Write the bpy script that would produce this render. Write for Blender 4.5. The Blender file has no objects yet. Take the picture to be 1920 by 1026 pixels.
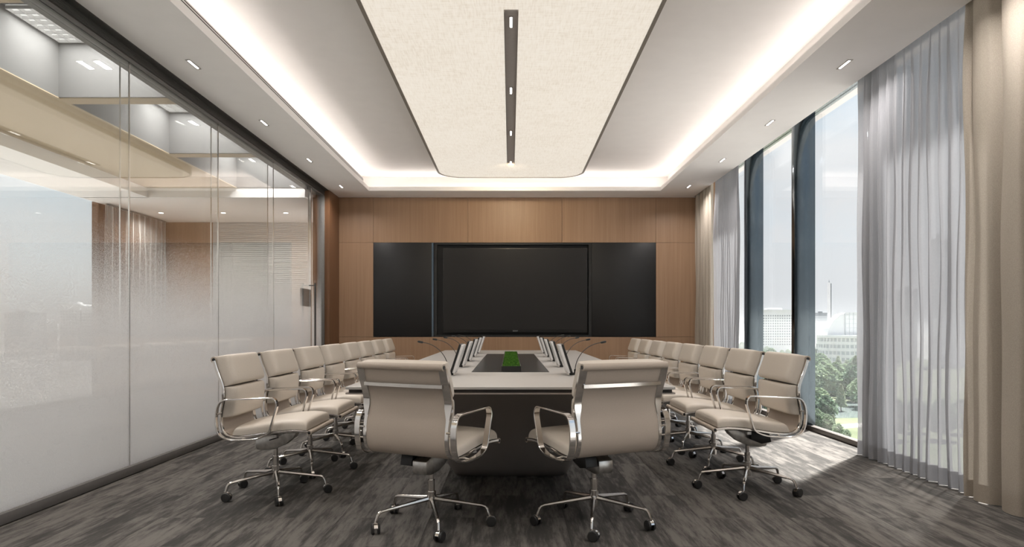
import bpy, bmesh, math, random
from mathutils import Vector, Matrix
R = math.radians
random.seed(7)
scene = bpy.context.scene
C = scene.collection

# ------------------------------------------------------------------ camera, world, sun, exposure
EYE = 1.07
cam_data = bpy.data.cameras.new('camera')
cam_data.sensor_width = 36.0
cam_data.lens = 36.0 * 1275.0 / 1920.0
cam_data.shift_x = 3.0 / 1920.0
cam_data.shift_y = 99.0 / 1920.0
cam_data.clip_end = 6000
cam = bpy.data.objects.new('camera', cam_data)
cam.location = (0, 0, EYE)
cam.rotation_euler = (R(90), 0, 0)
C.objects.link(cam)
scene.camera = cam

scene.view_settings.view_transform = 'Standard'
scene.view_settings.look = 'None'
scene.view_settings.gamma = 1.0
scene.view_settings.use_curve_mapping = False
scene.view_settings.exposure = 0.0
cy = scene.cycles
cy.max_bounces = 10
cy.diffuse_bounces = 5
cy.glossy_bounces = 4
cy.transmission_bounces = 6
cy.transparent_max_bounces = 24
cy.volume_bounces = 1
cy.sample_clamp_indirect = 4.0
cy.caustics_reflective = False
cy.caustics_refractive = False

SKY_STRENGTH = 1.03
world = bpy.data.worlds.new('sky')
scene.world = world
world.use_nodes = True
wt = world.node_tree
wt.nodes.clear()
def wn(t, **k):
    n = wt.nodes.new(t)
    for a, b in k.items():
        setattr(n, a, b)
    return n
tc = wn('ShaderNodeTexCoord')
sep = wn('ShaderNodeSeparateXYZ')
wt.links.new(tc.outputs['Generated'], sep.inputs[0])
ramp = wn('ShaderNodeValToRGB')
ramp.color_ramp.elements[0].position = 0.0
ramp.color_ramp.elements[0].color = (0.985, 0.995, 1.0, 1)
ramp.color_ramp.elements[1].position = 0.75
ramp.color_ramp.elements[1].color = (0.36, 0.55, 0.82, 1)
e = ramp.color_ramp.elements.new(0.22)
e.color = (0.80, 0.885, 0.95, 1)
wt.links.new(sep.outputs['Z'], ramp.inputs[0])
mp = wn('ShaderNodeMapping')
mp.inputs['Scale'].default_value = (1.6, 1.6, 4.2)
wt.links.new(tc.outputs['Generated'], mp.inputs[0])
nz = wn('ShaderNodeTexNoise')
nz.inputs['Scale'].default_value = 2.2
nz.inputs['Detail'].default_value = 7
nz.inputs['Roughness'].default_value = 0.55
wt.links.new(mp.outputs[0], nz.inputs['Vector'])
cr = wn('ShaderNodeValToRGB')
cr.color_ramp.elements[0].position = 0.43
cr.color_ramp.elements[0].color = (0, 0, 0, 1)
cr.color_ramp.elements[1].position = 0.62
cr.color_ramp.elements[1].color = (1, 1, 1, 1)
wt.links.new(nz.outputs[0], cr.inputs[0])
mx = wn('ShaderNodeMixRGB')
mx.inputs[2].default_value = (0.92, 0.935, 0.95, 1)
wt.links.new(cr.outputs[0], mx.inputs[0])
wt.links.new(ramp.outputs[0], mx.inputs[1])
bg = wn('ShaderNodeBackground')
bg.inputs[1].default_value = SKY_STRENGTH
wt.links.new(mx.outputs[0], bg.inputs[0])
wo = wn('ShaderNodeOutputWorld')
wt.links.new(bg.outputs[0], wo.inputs[0])

SUN_ENERGY = 26.0
sd = bpy.data.lights.new('sun', 'SUN')
sd.energy = SUN_ENERGY
sd.angle = R(2.5)
sd.color = (1.0, 0.97, 0.93)
sun = bpy.data.objects.new('sun', sd)
sun_dir = Vector((-0.68, -0.73, -1.62)).normalized()
sun.rotation_euler = sun_dir.to_track_quat('-Z', 'Y').to_euler()
sun.location = (20, 20, 40)
C.objects.link(sun)

PANEL_EMIT = 0.80        # backlit linen ceiling
COVE_W = 0.78             # cove strips, scale
SPOT_W = 10.0            # linear downlights
STRIP_W = 4.0
CORRIDOR_EMIT = 1.25

# ------------------------------------------------------------------ dimensions
H = 3.07                 # soffit
D = 10.55                # back wall face
ZC = 3.33                # tray ceiling
XG = -2.76               # glass partition face
XW = 3.10                # window glass
SX0, SX1 = -2.67, 2.83   # soffit edges
TX0, TX1 = -2.09, 2.215  # tray opening
TY0, TY1 = -0.2, 10.03
YF = -2.57                # wall behind the camera
XC = -6.08               # far wall across the corridor

# ------------------------------------------------------------------ helpers
class MB:
    def __init__(self):
        self.v, self.f = [], []
    def add(self, vs, fs):
        o = len(self.v)
        self.v += [tuple(p) for p in vs]
        self.f += [tuple(i + o for i in f) for f in fs]
        return self
    def box(self, x0, x1, y0, y1, z0, z1):
        return self.add([(x0, y0, z0), (x1, y0, z0), (x1, y1, z0), (x0, y1, z0), (x0, y0, z1), (x1, y0, z1), (x1, y1, z1), (x0, y1, z1)],
                        [(3, 2, 1, 0), (4, 5, 6, 7), (0, 1, 5, 4), (1, 2, 6, 5), (2, 3, 7, 6), (3, 0, 4, 7)])
    def prism(self, poly, axis, a, b):
        """closed polygon (2-D, counter-clockwise) extruded along an axis from a to b"""
        n = len(poly)
        def P(p, t):
            if axis == 'z': return (p[0], p[1], t)
            if axis == 'y': return (p[0], t, p[1])
            return (t, p[0], p[1])
        vs = [P(p, a) for p in poly] + [P(p, b) for p in poly]
        fs = [tuple(range(n))[::-1], tuple(range(n, 2 * n))] + [(i, (i + 1) % n, n + (i + 1) % n, n + i) for i in range(n)]
        return self.add(vs, fs)
    def tube(self, pts, rad, n=8, cap=True):
        pts = [Vector(p) for p in pts]
        rr = rad if isinstance(rad, (list, tuple)) else [rad] * len(pts)
        rings = []
        ref = None
        for i, p in enumerate(pts):
            t = (pts[min(i + 1, len(pts) - 1)] - pts[max(i - 1, 0)]).normalized()
            if ref is None:
                ref = t.orthogonal().normalized()
            ref = (ref - t * ref.dot(t)).normalized()
            b = t.cross(ref)
            rings.append([p + (ref * math.cos(2 * math.pi * k / n) + b * math.sin(2 * math.pi * k / n)) * rr[i] for k in range(n)])
        vs = [q for r_ in rings for q in r_]
        fs = []
        for i in range(len(pts) - 1):
            for k in range(n):
                fs.append((i * n + k, i * n + (k + 1) % n, (i + 1) * n + (k + 1) % n, (i + 1) * n + k))
        if cap:
            fs.append(tuple(range(n))[::-1])
            fs.append(tuple((len(pts) - 1) * n + k for k in range(n)))
        return self.add(vs, fs)
    def cyl(self, p, q, r, n=12, r2=None):
        return self.tube([p, q], [r, r if r2 is None else r2], n)
    def band(self, pts, w, th, closed=False, ymid=0.0):
        """flat bar swept along a path in the x-z plane; w = width across (y), th = thickness; lists allowed"""
        n = len(pts)
        W = w if isinstance(w, (list, tuple)) else [w] * n
        T = th if isinstance(th, (list, tuple)) else [th] * n
        vs = []
        for i in range(n):
            if closed:
                a, b = pts[(i - 1) % n], pts[(i + 1) % n]
            else:
                a, b = pts[max(i - 1, 0)], pts[min(i + 1, n - 1)]
            tx, tz = b[0] - a[0], b[1] - a[1]
            L = math.hypot(tx, tz) or 1
            nx, nz = -tz / L, tx / L
            h, y = T[i] / 2, W[i] / 2
            c = 0.3 * min(h, y)
            x, z = pts[i]
            for (sy, sn) in ((-y, -h + c), (-y + c, -h), (y - c, -h), (y, -h + c), (y, h - c), (y - c, h), (-y + c, h), (-y, h - c)):
                vs.append((x + nx * sn, ymid + sy, z + nz * sn))
        fs = []
        m = n if closed else n - 1
        for i in range(m):
            j = (i + 1) % n
            for k in range(8):
                fs.append((i * 8 + k, i * 8 + (k + 1) % 8, j * 8 + (k + 1) % 8, j * 8 + k))
        if not closed:
            fs.append(tuple(range(8))[::-1])
            fs.append(tuple((n - 1) * 8 + k for k in range(8)))
        return self.add(vs, fs)
    def mesh(self, name, mat, smooth=True, angle=35, bevel=0):
        me = bpy.data.meshes.new(name)
        me.from_pydata(self.v, [], self.f)
        bm = bmesh.new()
        bm.from_mesh(me)
        if bevel:
            bmesh.ops.bevel(bm, geom=[ed for ed in bm.edges if len(ed.link_faces) == 2 and ed.calc_face_angle(0) > R(40)],
                            offset=bevel, segments=2, affect='EDGES', profile=0.5)
        bmesh.ops.recalc_face_normals(bm, faces=bm.faces)
        if smooth:
            for f in bm.faces: f.smooth = True
            for ed in bm.edges:
                if len(ed.link_faces) == 2 and ed.calc_face_angle(0) > R(angle):
                    ed.smooth = False
        bm.to_mesh(me)
        bm.free()
        if mat is not None:
            me.materials.append(mat)
        return me
    def obj(self, name, mat, parent=None, **k):
        return link(name, self.mesh(name, mat, **k), parent)

def link(name, data, parent=None):
    o = bpy.data.objects.new(name, data)
    C.objects.link(o)
    if parent is not None:
        o.parent = parent
    return o
def empty(name, loc=(0, 0, 0), rz=0.0, parent=None):
    o = link(name, None, parent)
    o.location = loc
    o.rotation_euler = (0, 0, rz)
    o.empty_display_size = 0.2
    return o
def tag(o, label=None, cat=None, group=None, kind=None):
    if label: o['label'] = label
    if cat: o['category'] = cat
    if group: o['group'] = group
    if kind: o['kind'] = kind
    return o
def struct(o):
    o['kind'] = 'structure'
    return o
def copy_tree(o, parent=None):
    c = o.copy()
    C.objects.link(c)
    if parent is not None:
        c.parent = parent
    for ch in [x for x in KIDS.get(o.name, ())]:
        copy_tree(ch, c)
    return c
KIDS = {}
def index_kids():
    KIDS.clear()
    for o in bpy.data.objects:
        if o.parent is not None:
            KIDS.setdefault(o.parent.name, []).append(o)

# ------------------------------------------------------------------ materials
def new_mat(name):
    m = bpy.data.materials.new(name)
    m.use_nodes = True
    nt = m.node_tree
    nt.nodes.clear()
    out = nt.nodes.new('ShaderNodeOutputMaterial')
    return m, nt, out
class N:
    def __init__(self, nt): self.nt = nt
    def __call__(self, t, ins=None, **k):
        n = self.nt.nodes.new(t)
        for a, b in k.items(): setattr(n, a, b)
        for a, b in (ins or {}).items():
            if hasattr(b, 'links'): self.nt.links.new(b, n.inputs[a])
            else: n.inputs[a].default_value = b
        return n
    def ln(self, a, b): self.nt.links.new(a, b)
    def math(self, op, a, b=0.0):
        return self('ShaderNodeMath', {0: a, 1: b}, operation=op).outputs[0]
    def ramp(self, fac, stops):
        r = self('ShaderNodeValToRGB', {0: fac})
        el = r.color_ramp.elements
        while len(el) < len(stops): el.new(0.5)
        for i, (p, c) in enumerate(stops):
            el[i].position = p
            el[i].color = (c[0], c[1], c[2], 1) if not isinstance(c, (int, float)) else (c, c, c, 1)
        return r.outputs[0]
    def pos(self, scale=(1, 1, 1)):
        g = self('ShaderNodeNewGeometry')
        return self('ShaderNodeMapping', {0: g.outputs['Position'], 'Scale': scale}).outputs[0]
    def ocoord(self, scale=(1, 1, 1)):
        g = self('ShaderNodeTexCoord')
        return self('ShaderNodeMapping', {0: g.outputs['Object'], 'Scale': scale}).outputs[0]
    def noise(self, vec, scale, detail=3, rough=0.5):
        return self('ShaderNodeTexNoise', {'Vector': vec, 'Scale': scale, 'Detail': detail, 'Roughness': rough}).outputs[0]
def simple(name, col, rough=0.5, metal=0.0, spec=0.5, vary=0.04, scale=30.0, bump=0.0, coat=0.0):
    m, nt, out = new_mat(name)
    n = N(nt)
    v = n.ocoord()
    nz_ = n.noise(v, scale, 4)
    c0 = [max(0, c * (1 - vary)) for c in col]
    c1 = [min(1, c * (1 + vary)) for c in col]
    cc = n.ramp(nz_, [(0.3, c0), (0.7, c1)])
    b = n('ShaderNodeBsdfPrincipled', {'Base Color': cc, 'Roughness': rough, 'Metallic': metal, 'Specular IOR Level': spec, 'Coat Weight': coat})
    if bump:
        bp = n('ShaderNodeBump', {'Height': nz_, 'Strength': bump, 'Distance': 0.004})
        n.ln(bp.outputs[0], b.inputs['Normal'])
    n.ln(b.outputs[0], out.inputs[0])
    return m
def emit(name, col, strength):
    m, nt, out = new_mat(name)
    n = N(nt)
    e_ = n('ShaderNodeEmission', {0: (*col, 1), 1: strength})
    n.ln(e_.outputs[0], out.inputs[0])
    return m

M = {}
M['paint'] = simple('white_paint', (0.90, 0.87, 0.85), 0.75, vary=0.012, scale=6)
M['paint_tray'] = simple('tray_paint', (0.90, 0.87, 0.85), 0.8, vary=0.012, scale=6)
M['grey_metal'] = simple('grey_frame_metal', (0.15, 0.142, 0.135), 0.6, 0.0, spec=0.25)
M['dark_metal'] = simple('dark_window_metal', (0.115, 0.137, 0.152), 0.14, 1.0)
M['bronze'] = simple('bronze_sill_metal', (0.15, 0.13, 0.115), 0.4, 0.5)
M['grille'] = simple('grille_metal', (0.075, 0.070, 0.064), 0.5, 0.3)
M['black'] = simple('black_plastic', (0.012, 0.012, 0.012), 0.4)
M['rubber'] = simple('dark_caster_rubber', (0.022, 0.021, 0.02), 0.45)
M['chrome'] = simple('polished_aluminium', (0.80, 0.77, 0.74), 0.12, 1.0, vary=0.02)
M['chrome_dark_reflection'] = simple('aluminium_dark_reflection', (0.58, 0.55, 0.52), 0.16, 1.0, vary=0.02)  # polished aluminium with dark reflections put into its colour
M['cast'] = simple('cast_aluminium', (0.55, 0.54, 0.52), 0.3, 1.0, vary=0.25, scale=25)
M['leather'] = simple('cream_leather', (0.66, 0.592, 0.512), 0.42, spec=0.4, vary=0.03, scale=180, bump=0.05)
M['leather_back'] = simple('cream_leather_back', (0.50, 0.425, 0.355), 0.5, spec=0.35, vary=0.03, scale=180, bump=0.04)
M['tabletop'] = simple('warm_white_laminate', (0.47, 0.45, 0.425), 0.34, spec=0.5, vary=0.015, scale=4)
M['table_base'] = simple('taupe_lacquer', (0.34, 0.31, 0.29), 0.33, spec=0.5, vary=0.03, scale=3)
M['shadow_gap'] = simple('dark_gap', (0.025, 0.02, 0.016), 0.6)
M['table_edge'] = simple('table_edge_metal', (0.35, 0.31, 0.28), 0.4, 0.4)
M['slate'] = simple('charcoal_glass', (0.042, 0.045, 0.045), 0.22, spec=0.55)
M['board'] = simple('charcoal_board', (0.0085, 0.0085, 0.0088), 0.42, spec=0.4, vary=0.05)
M['niche'] = simple('black_niche', (0.006, 0.006, 0.006), 0.5)
M['screen'] = simple('dark_screen', (0.0065, 0.006, 0.006), 0.34, spec=0.42, vary=0.02)
M['white_plastic'] = simple('white_plastic', (0.80, 0.79, 0.78), 0.25, spec=0.5)
M['rim'] = simple('panel_rim', (0.23, 0.20, 0.17), 0.6)
M['channel'] = simple('channel_grey', (0.36, 0.33, 0.31), 0.55, 0.0)
M['logo'] = simple('logo_silver', (0.55, 0.55, 0.55), 0.4, 0.0)
M['lamp'] = emit('lamp_lens', (1.0, 0.96, 0.90), 9.0)
M['cove_led'] = emit('cove_strip', (1.0, 0.90, 0.78), 4.0)

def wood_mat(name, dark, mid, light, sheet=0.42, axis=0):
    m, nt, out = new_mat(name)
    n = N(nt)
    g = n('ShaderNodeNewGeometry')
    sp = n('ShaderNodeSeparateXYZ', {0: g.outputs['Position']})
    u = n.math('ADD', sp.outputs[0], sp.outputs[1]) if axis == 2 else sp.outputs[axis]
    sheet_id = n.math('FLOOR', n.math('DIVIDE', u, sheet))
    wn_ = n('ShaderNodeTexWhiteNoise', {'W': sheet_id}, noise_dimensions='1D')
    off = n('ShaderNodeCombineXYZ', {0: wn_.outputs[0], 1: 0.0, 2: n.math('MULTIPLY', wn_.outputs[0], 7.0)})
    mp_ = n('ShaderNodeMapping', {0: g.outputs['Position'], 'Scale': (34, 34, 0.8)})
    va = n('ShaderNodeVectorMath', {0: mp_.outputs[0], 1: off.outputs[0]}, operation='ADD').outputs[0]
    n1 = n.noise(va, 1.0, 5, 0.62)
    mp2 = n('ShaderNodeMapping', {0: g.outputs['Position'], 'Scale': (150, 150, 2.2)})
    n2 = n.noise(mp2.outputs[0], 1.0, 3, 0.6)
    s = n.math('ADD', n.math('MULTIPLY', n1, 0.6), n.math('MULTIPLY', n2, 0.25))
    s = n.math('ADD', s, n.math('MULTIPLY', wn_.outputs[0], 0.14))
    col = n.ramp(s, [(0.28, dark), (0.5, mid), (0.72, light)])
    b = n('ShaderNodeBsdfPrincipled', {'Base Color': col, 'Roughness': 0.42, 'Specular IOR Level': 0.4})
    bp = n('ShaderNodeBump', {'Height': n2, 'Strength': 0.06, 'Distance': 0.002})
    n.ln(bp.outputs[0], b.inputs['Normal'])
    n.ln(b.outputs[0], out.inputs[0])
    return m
M['wood'] = wood_mat('oak_veneer', (0.27, 0.163, 0.096), (0.325, 0.202, 0.123), (0.385, 0.248, 0.157))
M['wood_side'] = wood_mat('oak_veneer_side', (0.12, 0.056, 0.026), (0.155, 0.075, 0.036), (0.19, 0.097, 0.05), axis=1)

def carpet_mat():
    m, nt, out = new_mat('streaked_carpet')
    n = N(nt)
    info = n('ShaderNodeObjectInfo')
    g = n('ShaderNodeNewGeometry')
    rnd = info.outputs['Random']
    off = n('ShaderNodeCombineXYZ', {0: n.math('MULTIPLY', rnd, 37.0), 1: n.math('MULTIPLY', rnd, 91.0), 2: rnd})
    mp_ = n('ShaderNodeMapping', {0: g.outputs['Position'], 'Scale': (15.0, 2.0, 1)})
    va = n('ShaderNodeVectorMath', {0: mp_.outputs[0], 1: off.outputs[0]}, operation='ADD').outputs[0]
    n1 = n.noise(va, 1.0, 8, 0.68)
    mp2 = n('ShaderNodeMapping', {0: g.outputs['Position'], 'Scale': (55.0, 6.5, 1)})
    va2 = n('ShaderNodeVectorMath', {0: mp2.outputs[0], 1: off.outputs[0]}, operation='ADD').outputs[0]
    n2 = n.noise(va2, 1.0, 5, 0.65)
    mp3 = n('ShaderNodeMapping', {0: g.outputs['Position'], 'Scale': (300.0, 210.0, 1)})
    n3 = n.noise(mp3.outputs[0], 1.0, 2, 0.7)
    s = n.math('ADD', n.math('MULTIPLY', n1, 0.72), n.math('MULTIPLY', n2, 0.28))
    s = n.math('ADD', s, n.math('MULTIPLY', n3, 0.13))
    s = n.math('ADD', s, n.math('MULTIPLY', n.math('SUBTRACT', rnd, 0.5), 0.085))
    col = n.ramp(s, [(0.475, (0.062, 0.059, 0.055)), (0.545, (0.088, 0.082, 0.076)), (0.575, (0.120, 0.111, 0.102)), (0.66, (0.172, 0.159, 0.145))])
    b = n('ShaderNodeBsdfPrincipled', {'Base Color': col, 'Roughness': 0.95, 'Specular IOR Level': 0.1})
    bp = n('ShaderNodeBump', {'Height': n3, 'Strength': 0.35, 'Distance': 0.004})
    n.ln(bp.outputs[0], b.inputs['Normal'])
    n.ln(b.outputs[0], out.inputs[0])
    return m
M['carpet'] = carpet_mat()

def schlick(n, f0=0.045):
    lw = n('ShaderNodeLayerWeight', {0: 0.5})
    p = n.math('POWER', lw.outputs['Facing'], 4.0)
    return n.math('ADD', n.math('MULTIPLY', p, 1.0 - f0), f0)
def glass_mat(name, tint=(0.97, 0.98, 0.98), f0=0.045, gain=1.0, film=False):
    m, nt, out = new_mat(name)
    n = N(nt)
    tr = n('ShaderNodeBsdfTransparent', {0: (*tint, 1)})
    gl = n('ShaderNodeBsdfGlossy', {0: (1, 1, 1, 1), 'Roughness': 0.0})
    body = tr.outputs[0]
    if film:
        g = n('ShaderNodeNewGeometry')
        sp = n('ShaderNodeSeparateXYZ', {0: g.outputs['Position']})
        mr = n('ShaderNodeMapRange', {0: sp.outputs[2], 1: 0.98, 2: 1.86, 3: 0.965, 4: 0.0}, interpolation_type='SMOOTHSTEP')
        # the film is a print of fine dots that thin out upwards; two faces share the cover
        cover = n.math('SUBTRACT', 1.0, n.math('SQRT', n.math('SUBTRACT', 1.0, mr.outputs[0])))
        q = n('ShaderNodeVectorMath', {0: g.outputs['Position'], 1: (900.0, 900.0, 900.0)}, operation='MULTIPLY').outputs[0]
        fl = n('ShaderNodeVectorMath', {0: q}, operation='FLOOR').outputs[0]
        wnz = n('ShaderNodeTexWhiteNoise', {'Vector': fl}, noise_dimensions='3D')
        dots = n.math('LESS_THAN', wnz.outputs[0], cover)
        df = n('ShaderNodeBsdfDiffuse', {0: (0.95, 0.94, 0.94, 1)})
        tl = n('ShaderNodeBsdfTranslucent', {0: (0.95, 0.94, 0.94, 1)})
        mm = n('ShaderNodeMixShader', {0: 0.40, 1: df.outputs[0], 2: tl.outputs[0]})
        mb = n('ShaderNodeMixShader', {0: dots, 1: tr.outputs[0], 2: mm.outputs[0]})
        body = mb.outputs[0]
    fac = n.math('MINIMUM', n.math('MULTIPLY', schlick(n, f0), gain), 1.0)
    ms = n('ShaderNodeMixShader', {0: fac, 1: body, 2: gl.outputs[0]})
    n.ln(ms.outputs[0], out.inputs[0])
    return m
M['window_glass'] = glass_mat('window_glass', (0.97, 0.98, 0.985), 0.04, 0.6)
M['partition_glass'] = glass_mat('partition_glass_with_fading_film', (0.97, 0.975, 0.97), 0.05, 0.9, film=True)
M['clear_glass'] = glass_mat('clear_partition_glass', (0.97, 0.975, 0.97), 0.04, 0.5)

def cloth_mat(name, col, see=0.0, trans=0.3, weave=300.0):
    m, nt, out = new_mat(name)
    n = N(nt)
    v = n.pos((1, 1, 0.6))
    nz_ = n.noise(v, weave, 2, 0.6)
    k_ = 0.02 if see else 0.10
    cc = n.ramp(nz_, [(0.3, [c * (1 - k_) for c in col]), (0.7, [min(1, c * (1 + k_)) for c in col])])
    df = n('ShaderNodeBsdfDiffuse', {0: cc})
    tl = n('ShaderNodeBsdfTranslucent', {0: cc})
    ms = n('ShaderNodeMixShader', {0: trans, 1: df.outputs[0], 2: tl.outputs[0]})
    o_ = ms.outputs[0]
    if see:
        tr = n('ShaderNodeBsdfTransparent', {0: (1, 1, 1, 1)})
        lw = n('ShaderNodeLayerWeight', {0: 0.5})
        f = n.math('MULTIPLY', n.math('SUBTRACT', 1.0, n.math('POWER', lw.outputs['Facing'], 2.0)), see)
        m2 = n('ShaderNodeMixShader', {0: f, 1: o_, 2: tr.outputs[0]})
        o_ = m2.outputs[0]
    n.ln(o_, out.inputs[0])
    return m
M['sheer'] = cloth_mat('grey_sheer_voile', (0.37, 0.37, 0.385), 0.13, 0.22, 120)
M['sheer_thin'] = cloth_mat('thin_white_voile', (0.75, 0.74, 0.73), 0.72, 0.3, 120)
M['curtain'] = cloth_mat('taupe_linen_curtain', (0.42, 0.37, 0.31), 0.0, 0.10, 260)

def linen_panel():
    m, nt, out = new_mat('backlit_linen')
    n = N(nt)
    a = n.noise(n.pos((9, 110, 1)), 1.0, 4, 0.6)
    b_ = n.noise(n.pos((110, 9, 1)), 1.0, 4, 0.6)
    c = n.noise(n.pos((1.2, 1.2, 1)), 1.0, 3, 0.5)
    s = n.math('ADD', n.math('MULTIPLY', a, 0.5), n.math('MULTIPLY', b_, 0.5))
    s = n.math('ADD', s, n.math('MULTIPLY', n.math('SUBTRACT', c, 0.5), 0.12))
    col = n.ramp(s, [(0.36, (0.84, 0.735, 0.60)), (0.5, (0.98, 0.89, 0.765)), (0.64, (1.02, 0.94, 0.825))])
    em = n('ShaderNodeEmission', {0: col, 1: PANEL_EMIT})
    df = n('ShaderNodeBsdfDiffuse', {0: (0.16, 0.15, 0.14, 1)})
    ad = n('ShaderNodeAddShader', {0: em.outputs[0], 1: df.outputs[0]})
    n.ln(ad.outputs[0], out.inputs[0])
    return m
M['linen'] = linen_panel()

# ------------------------------------------------------------------ floor with carpet planks
PW, PL = 0.25, 1.0
floor = struct(MB().box(-6.5, 3.3, YF - 0.12, 12.2, -0.30, -0.006).obj('floor', M['carpet']))
plank = MB().box(-PW / 2 + 0.0006, PW / 2 - 0.0006, -PL / 2 + 0.0006, PL / 2 - 0.0006, -0.006, 0.0).mesh('carpet_plank', M['carpet'], smooth=False)
ix = 0
x = -2.70 + PW / 2
while x < 3.02:
    y = 2.3 + (0.0, 0.5)[ix % 2] * PL + 0.5 - 0.5
    while y < D - 0.2:
        o = link('carpet_plank', plank, floor)
        o.location = (x, y + PL / 2, 0)
        y += PL
        if y + PL > D + 0.45:
            break
    x += PW
    ix += 1

# ------------------------------------------------------------------ back wall: oak panels round a media recess
BX0, BX1, BZ0, BZ1 = -2.126, 2.258, 0.905, 2.369
wall_back = struct(MB().box(-2.9, 3.3, D + 0.12, D + 0.25, 0, 3.5).obj('wall_back', M['paint']))
def panel(x0, x1, z0, z1, g=0.0015):
    MB().box(x0 + g, x1 - g, D, D + 0.12, z0 + g, z1 - g).obj('oak_panel', M['wood'], wall_back, bevel=0.0008, smooth=False)
cuts = [-2.66, -2.126, -0.66, 0.80, 2.258, 3.05]
for a, b in zip(cuts[:-1], cuts[1:]):
    panel(a, b, BZ1, H + 0.0)
    panel(a, b, 0.0, BZ0)
panel(-2.66, BX0, BZ0, BZ1)
panel(BX1, 3.05, BZ0, BZ1)

# media board: two charcoal leaves and a deep black niche with the television
cab = empty('media_cabinet', (0, D, BZ0))
tag(cab, 'wide charcoal media board with two flat side leaves set into the oak wall', 'media board')
def local(mb, parent, name, mat, **k):
    loc = Vector(parent.location)
    mb.v = [tuple(Vector(p) - loc) for p in mb.v]
    return mb.obj(name, mat, parent, **k)
NX0, NX1 = -1.19, 1.265
local(MB().box(BX0, BX1, D + 0.10, D + 0.118, BZ0, BZ1), cab, 'back_panel', M['niche'])
local(MB().box(BX0 + 0.002, NX0 - 0.03, D - 0.004, D + 0.03, BZ0 + 0.002, BZ1 - 0.002), cab, 'board_leaf', M['board'], bevel=0.0015)
local(MB().box(NX1, BX1 - 0.002, D - 0.004, D + 0.03, BZ0 + 0.002, BZ1 - 0.002), cab, 'board_leaf', M['board'], bevel=0.0015)
local(MB().prism([(NX0 - 0.03, D - 0.004), (NX0 + 0.004, D + 0.02), (NX0 + 0.004, D + 0.03), (NX0 - 0.03, D + 0.03)], 'z', BZ0 + 0.002, BZ1 - 0.002), cab, 'edge_trim', M['dark_metal'])
fr = MB()
fr.box(NX0 + 0.004, NX0 + 0.05, D + 0.01, D + 0.10, BZ0 + 0.002, BZ1 - 0.002)
fr.box(NX1 - 0.05, NX1, D + 0.01, D + 0.10, BZ0 + 0.002, BZ1 - 0.002)
fr.box(NX0 + 0.05, NX1 - 0.05, D + 0.01, D + 0.10, BZ1 - 0.03, BZ1 - 0.002)
fr.box(NX0 + 0.05, NX1 - 0.05, D + 0.01, D + 0.10, BZ0 + 0.002, BZ0 + 0.03)
local(fr, cab, 'niche_frame', M['niche'])

tv = empty('television', (0.075, D + 0.06, 0.99))
tag(tv, 'large flat black television screen mounted in the niche of the charcoal media board', 'television')
TVX0, TVX1, TVZ0, TVZ1 = -1.042, 1.19, 1.005, 2.27
local(MB().box(TVX0, TVX1, D - 0.015, D + 0.05, TVZ0 - 0.03, TVZ1 + 0.012), tv, 'housing', M['black'], bevel=0.004)
local(MB().box(TVX0 + 0.008, TVX1 - 0.008, D - 0.0185, D - 0.0145, TVZ0 + 0.012, TVZ1), tv, 'display', M['screen'])
local(MB().box(-0.35, 0.5, D + 0.051, D + 0.0992, 1.3, 1.9), tv, 'wall_bracket', M['black'])
fc = bpy.data.curves.new('logo_text', 'FONT')
fc.body = 'SONY'
fc.size = 0.028
fc.align_x = 'CENTER'
fc.extrude = 0.0008
fc.space_character = 1.15
fo = bpy.data.objects.new('logo_text_source', fc)
C.objects.link(fo)
dg = bpy.context.evaluated_depsgraph_get()
tm = bpy.data.meshes.new_from_object(fo.evaluated_get(dg))
bpy.data.objects.remove(fo)
tm.materials.append(M['logo'])
lg = link('logo_lettering', tm, tv)
lg.rotation_euler = (R(90), 0, 0)
lg.location = (0.002, -0.078, 1.005 - 0.99 - 0.016)
lg['label'] = 'small silver maker lettering under the screen'

# ------------------------------------------------------------------ ceiling: soffit ring, lit tray
ceiling = struct(MB().box(-2.62, 2.62, -0.6, D + 0.12, ZC, ZC + 0.12).obj('ceiling', M['paint_tray']))
sof = MB()
T = 0.02
sof.box(SX0, TX0, YF, D, H, H + T)
sof.box(TX1, SX1, YF, D, H, H + T)
sof.box(TX0, TX1, TY1, D, H, H + T)
sof.box(TX0, TX1, YF, TY0, H, H + T)
sof.obj('soffit', M['paint'], ceiling, smooth=False)
lip = MB()
LH = 0.058
lip.box(TX0 - 0.012, TX0, TY0, TY1, H + T, H + LH)
lip.box(TX1, TX1 + 0.012, TY0, TY1, H + T, H + LH)
lip.box(TX0 - 0.012, TX1 + 0.012, TY1, TY1 + 0.012, H + T, H + LH)
lip.box(TX0 - 0.012, TX1 + 0.012, TY0 - 0.012, TY0, H + T, H + LH)
lip.obj('soffit_lip', M['paint'], ceiling, smooth=False)
CX0, CX1, CY0, CY1 = TX0 - 0.16, TX1 + 0.16, TY0 - 0.16, TY1 + 0.255
cw = MB()
cw.box(CX0 - 0.02, CX0, CY0, CY1, H + T, ZC)
cw.box(CX1, CX1 + 0.02, CY0, CY1, H + T, ZC)
cw.box(CX0, CX1, CY1, CY1 + 0.02, H + T, ZC)
cw.box(CX0, CX1, CY0 - 0.02, CY0, H + T, ZC)
cw.obj('cove_wall', M['paint_tray'], ceiling, smooth=False)
# roof slab above everything, closing the curtain pocket
struct(MB().box(-7.0, 3.45, YF - 0.2, 12.4, 3.62, 3.8).obj('trim_1', M['paint']))
pk = MB()
pk.box(SX1, SX1 + 0.015, YF, D, H + T, 3.30)
pk.box(SX1 + 0.015, 3.30, YF, D, 3.28, 3.30)
struct(pk.obj('trim_2', M['paint'], smooth=False))       # curtain pocket lining
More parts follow.
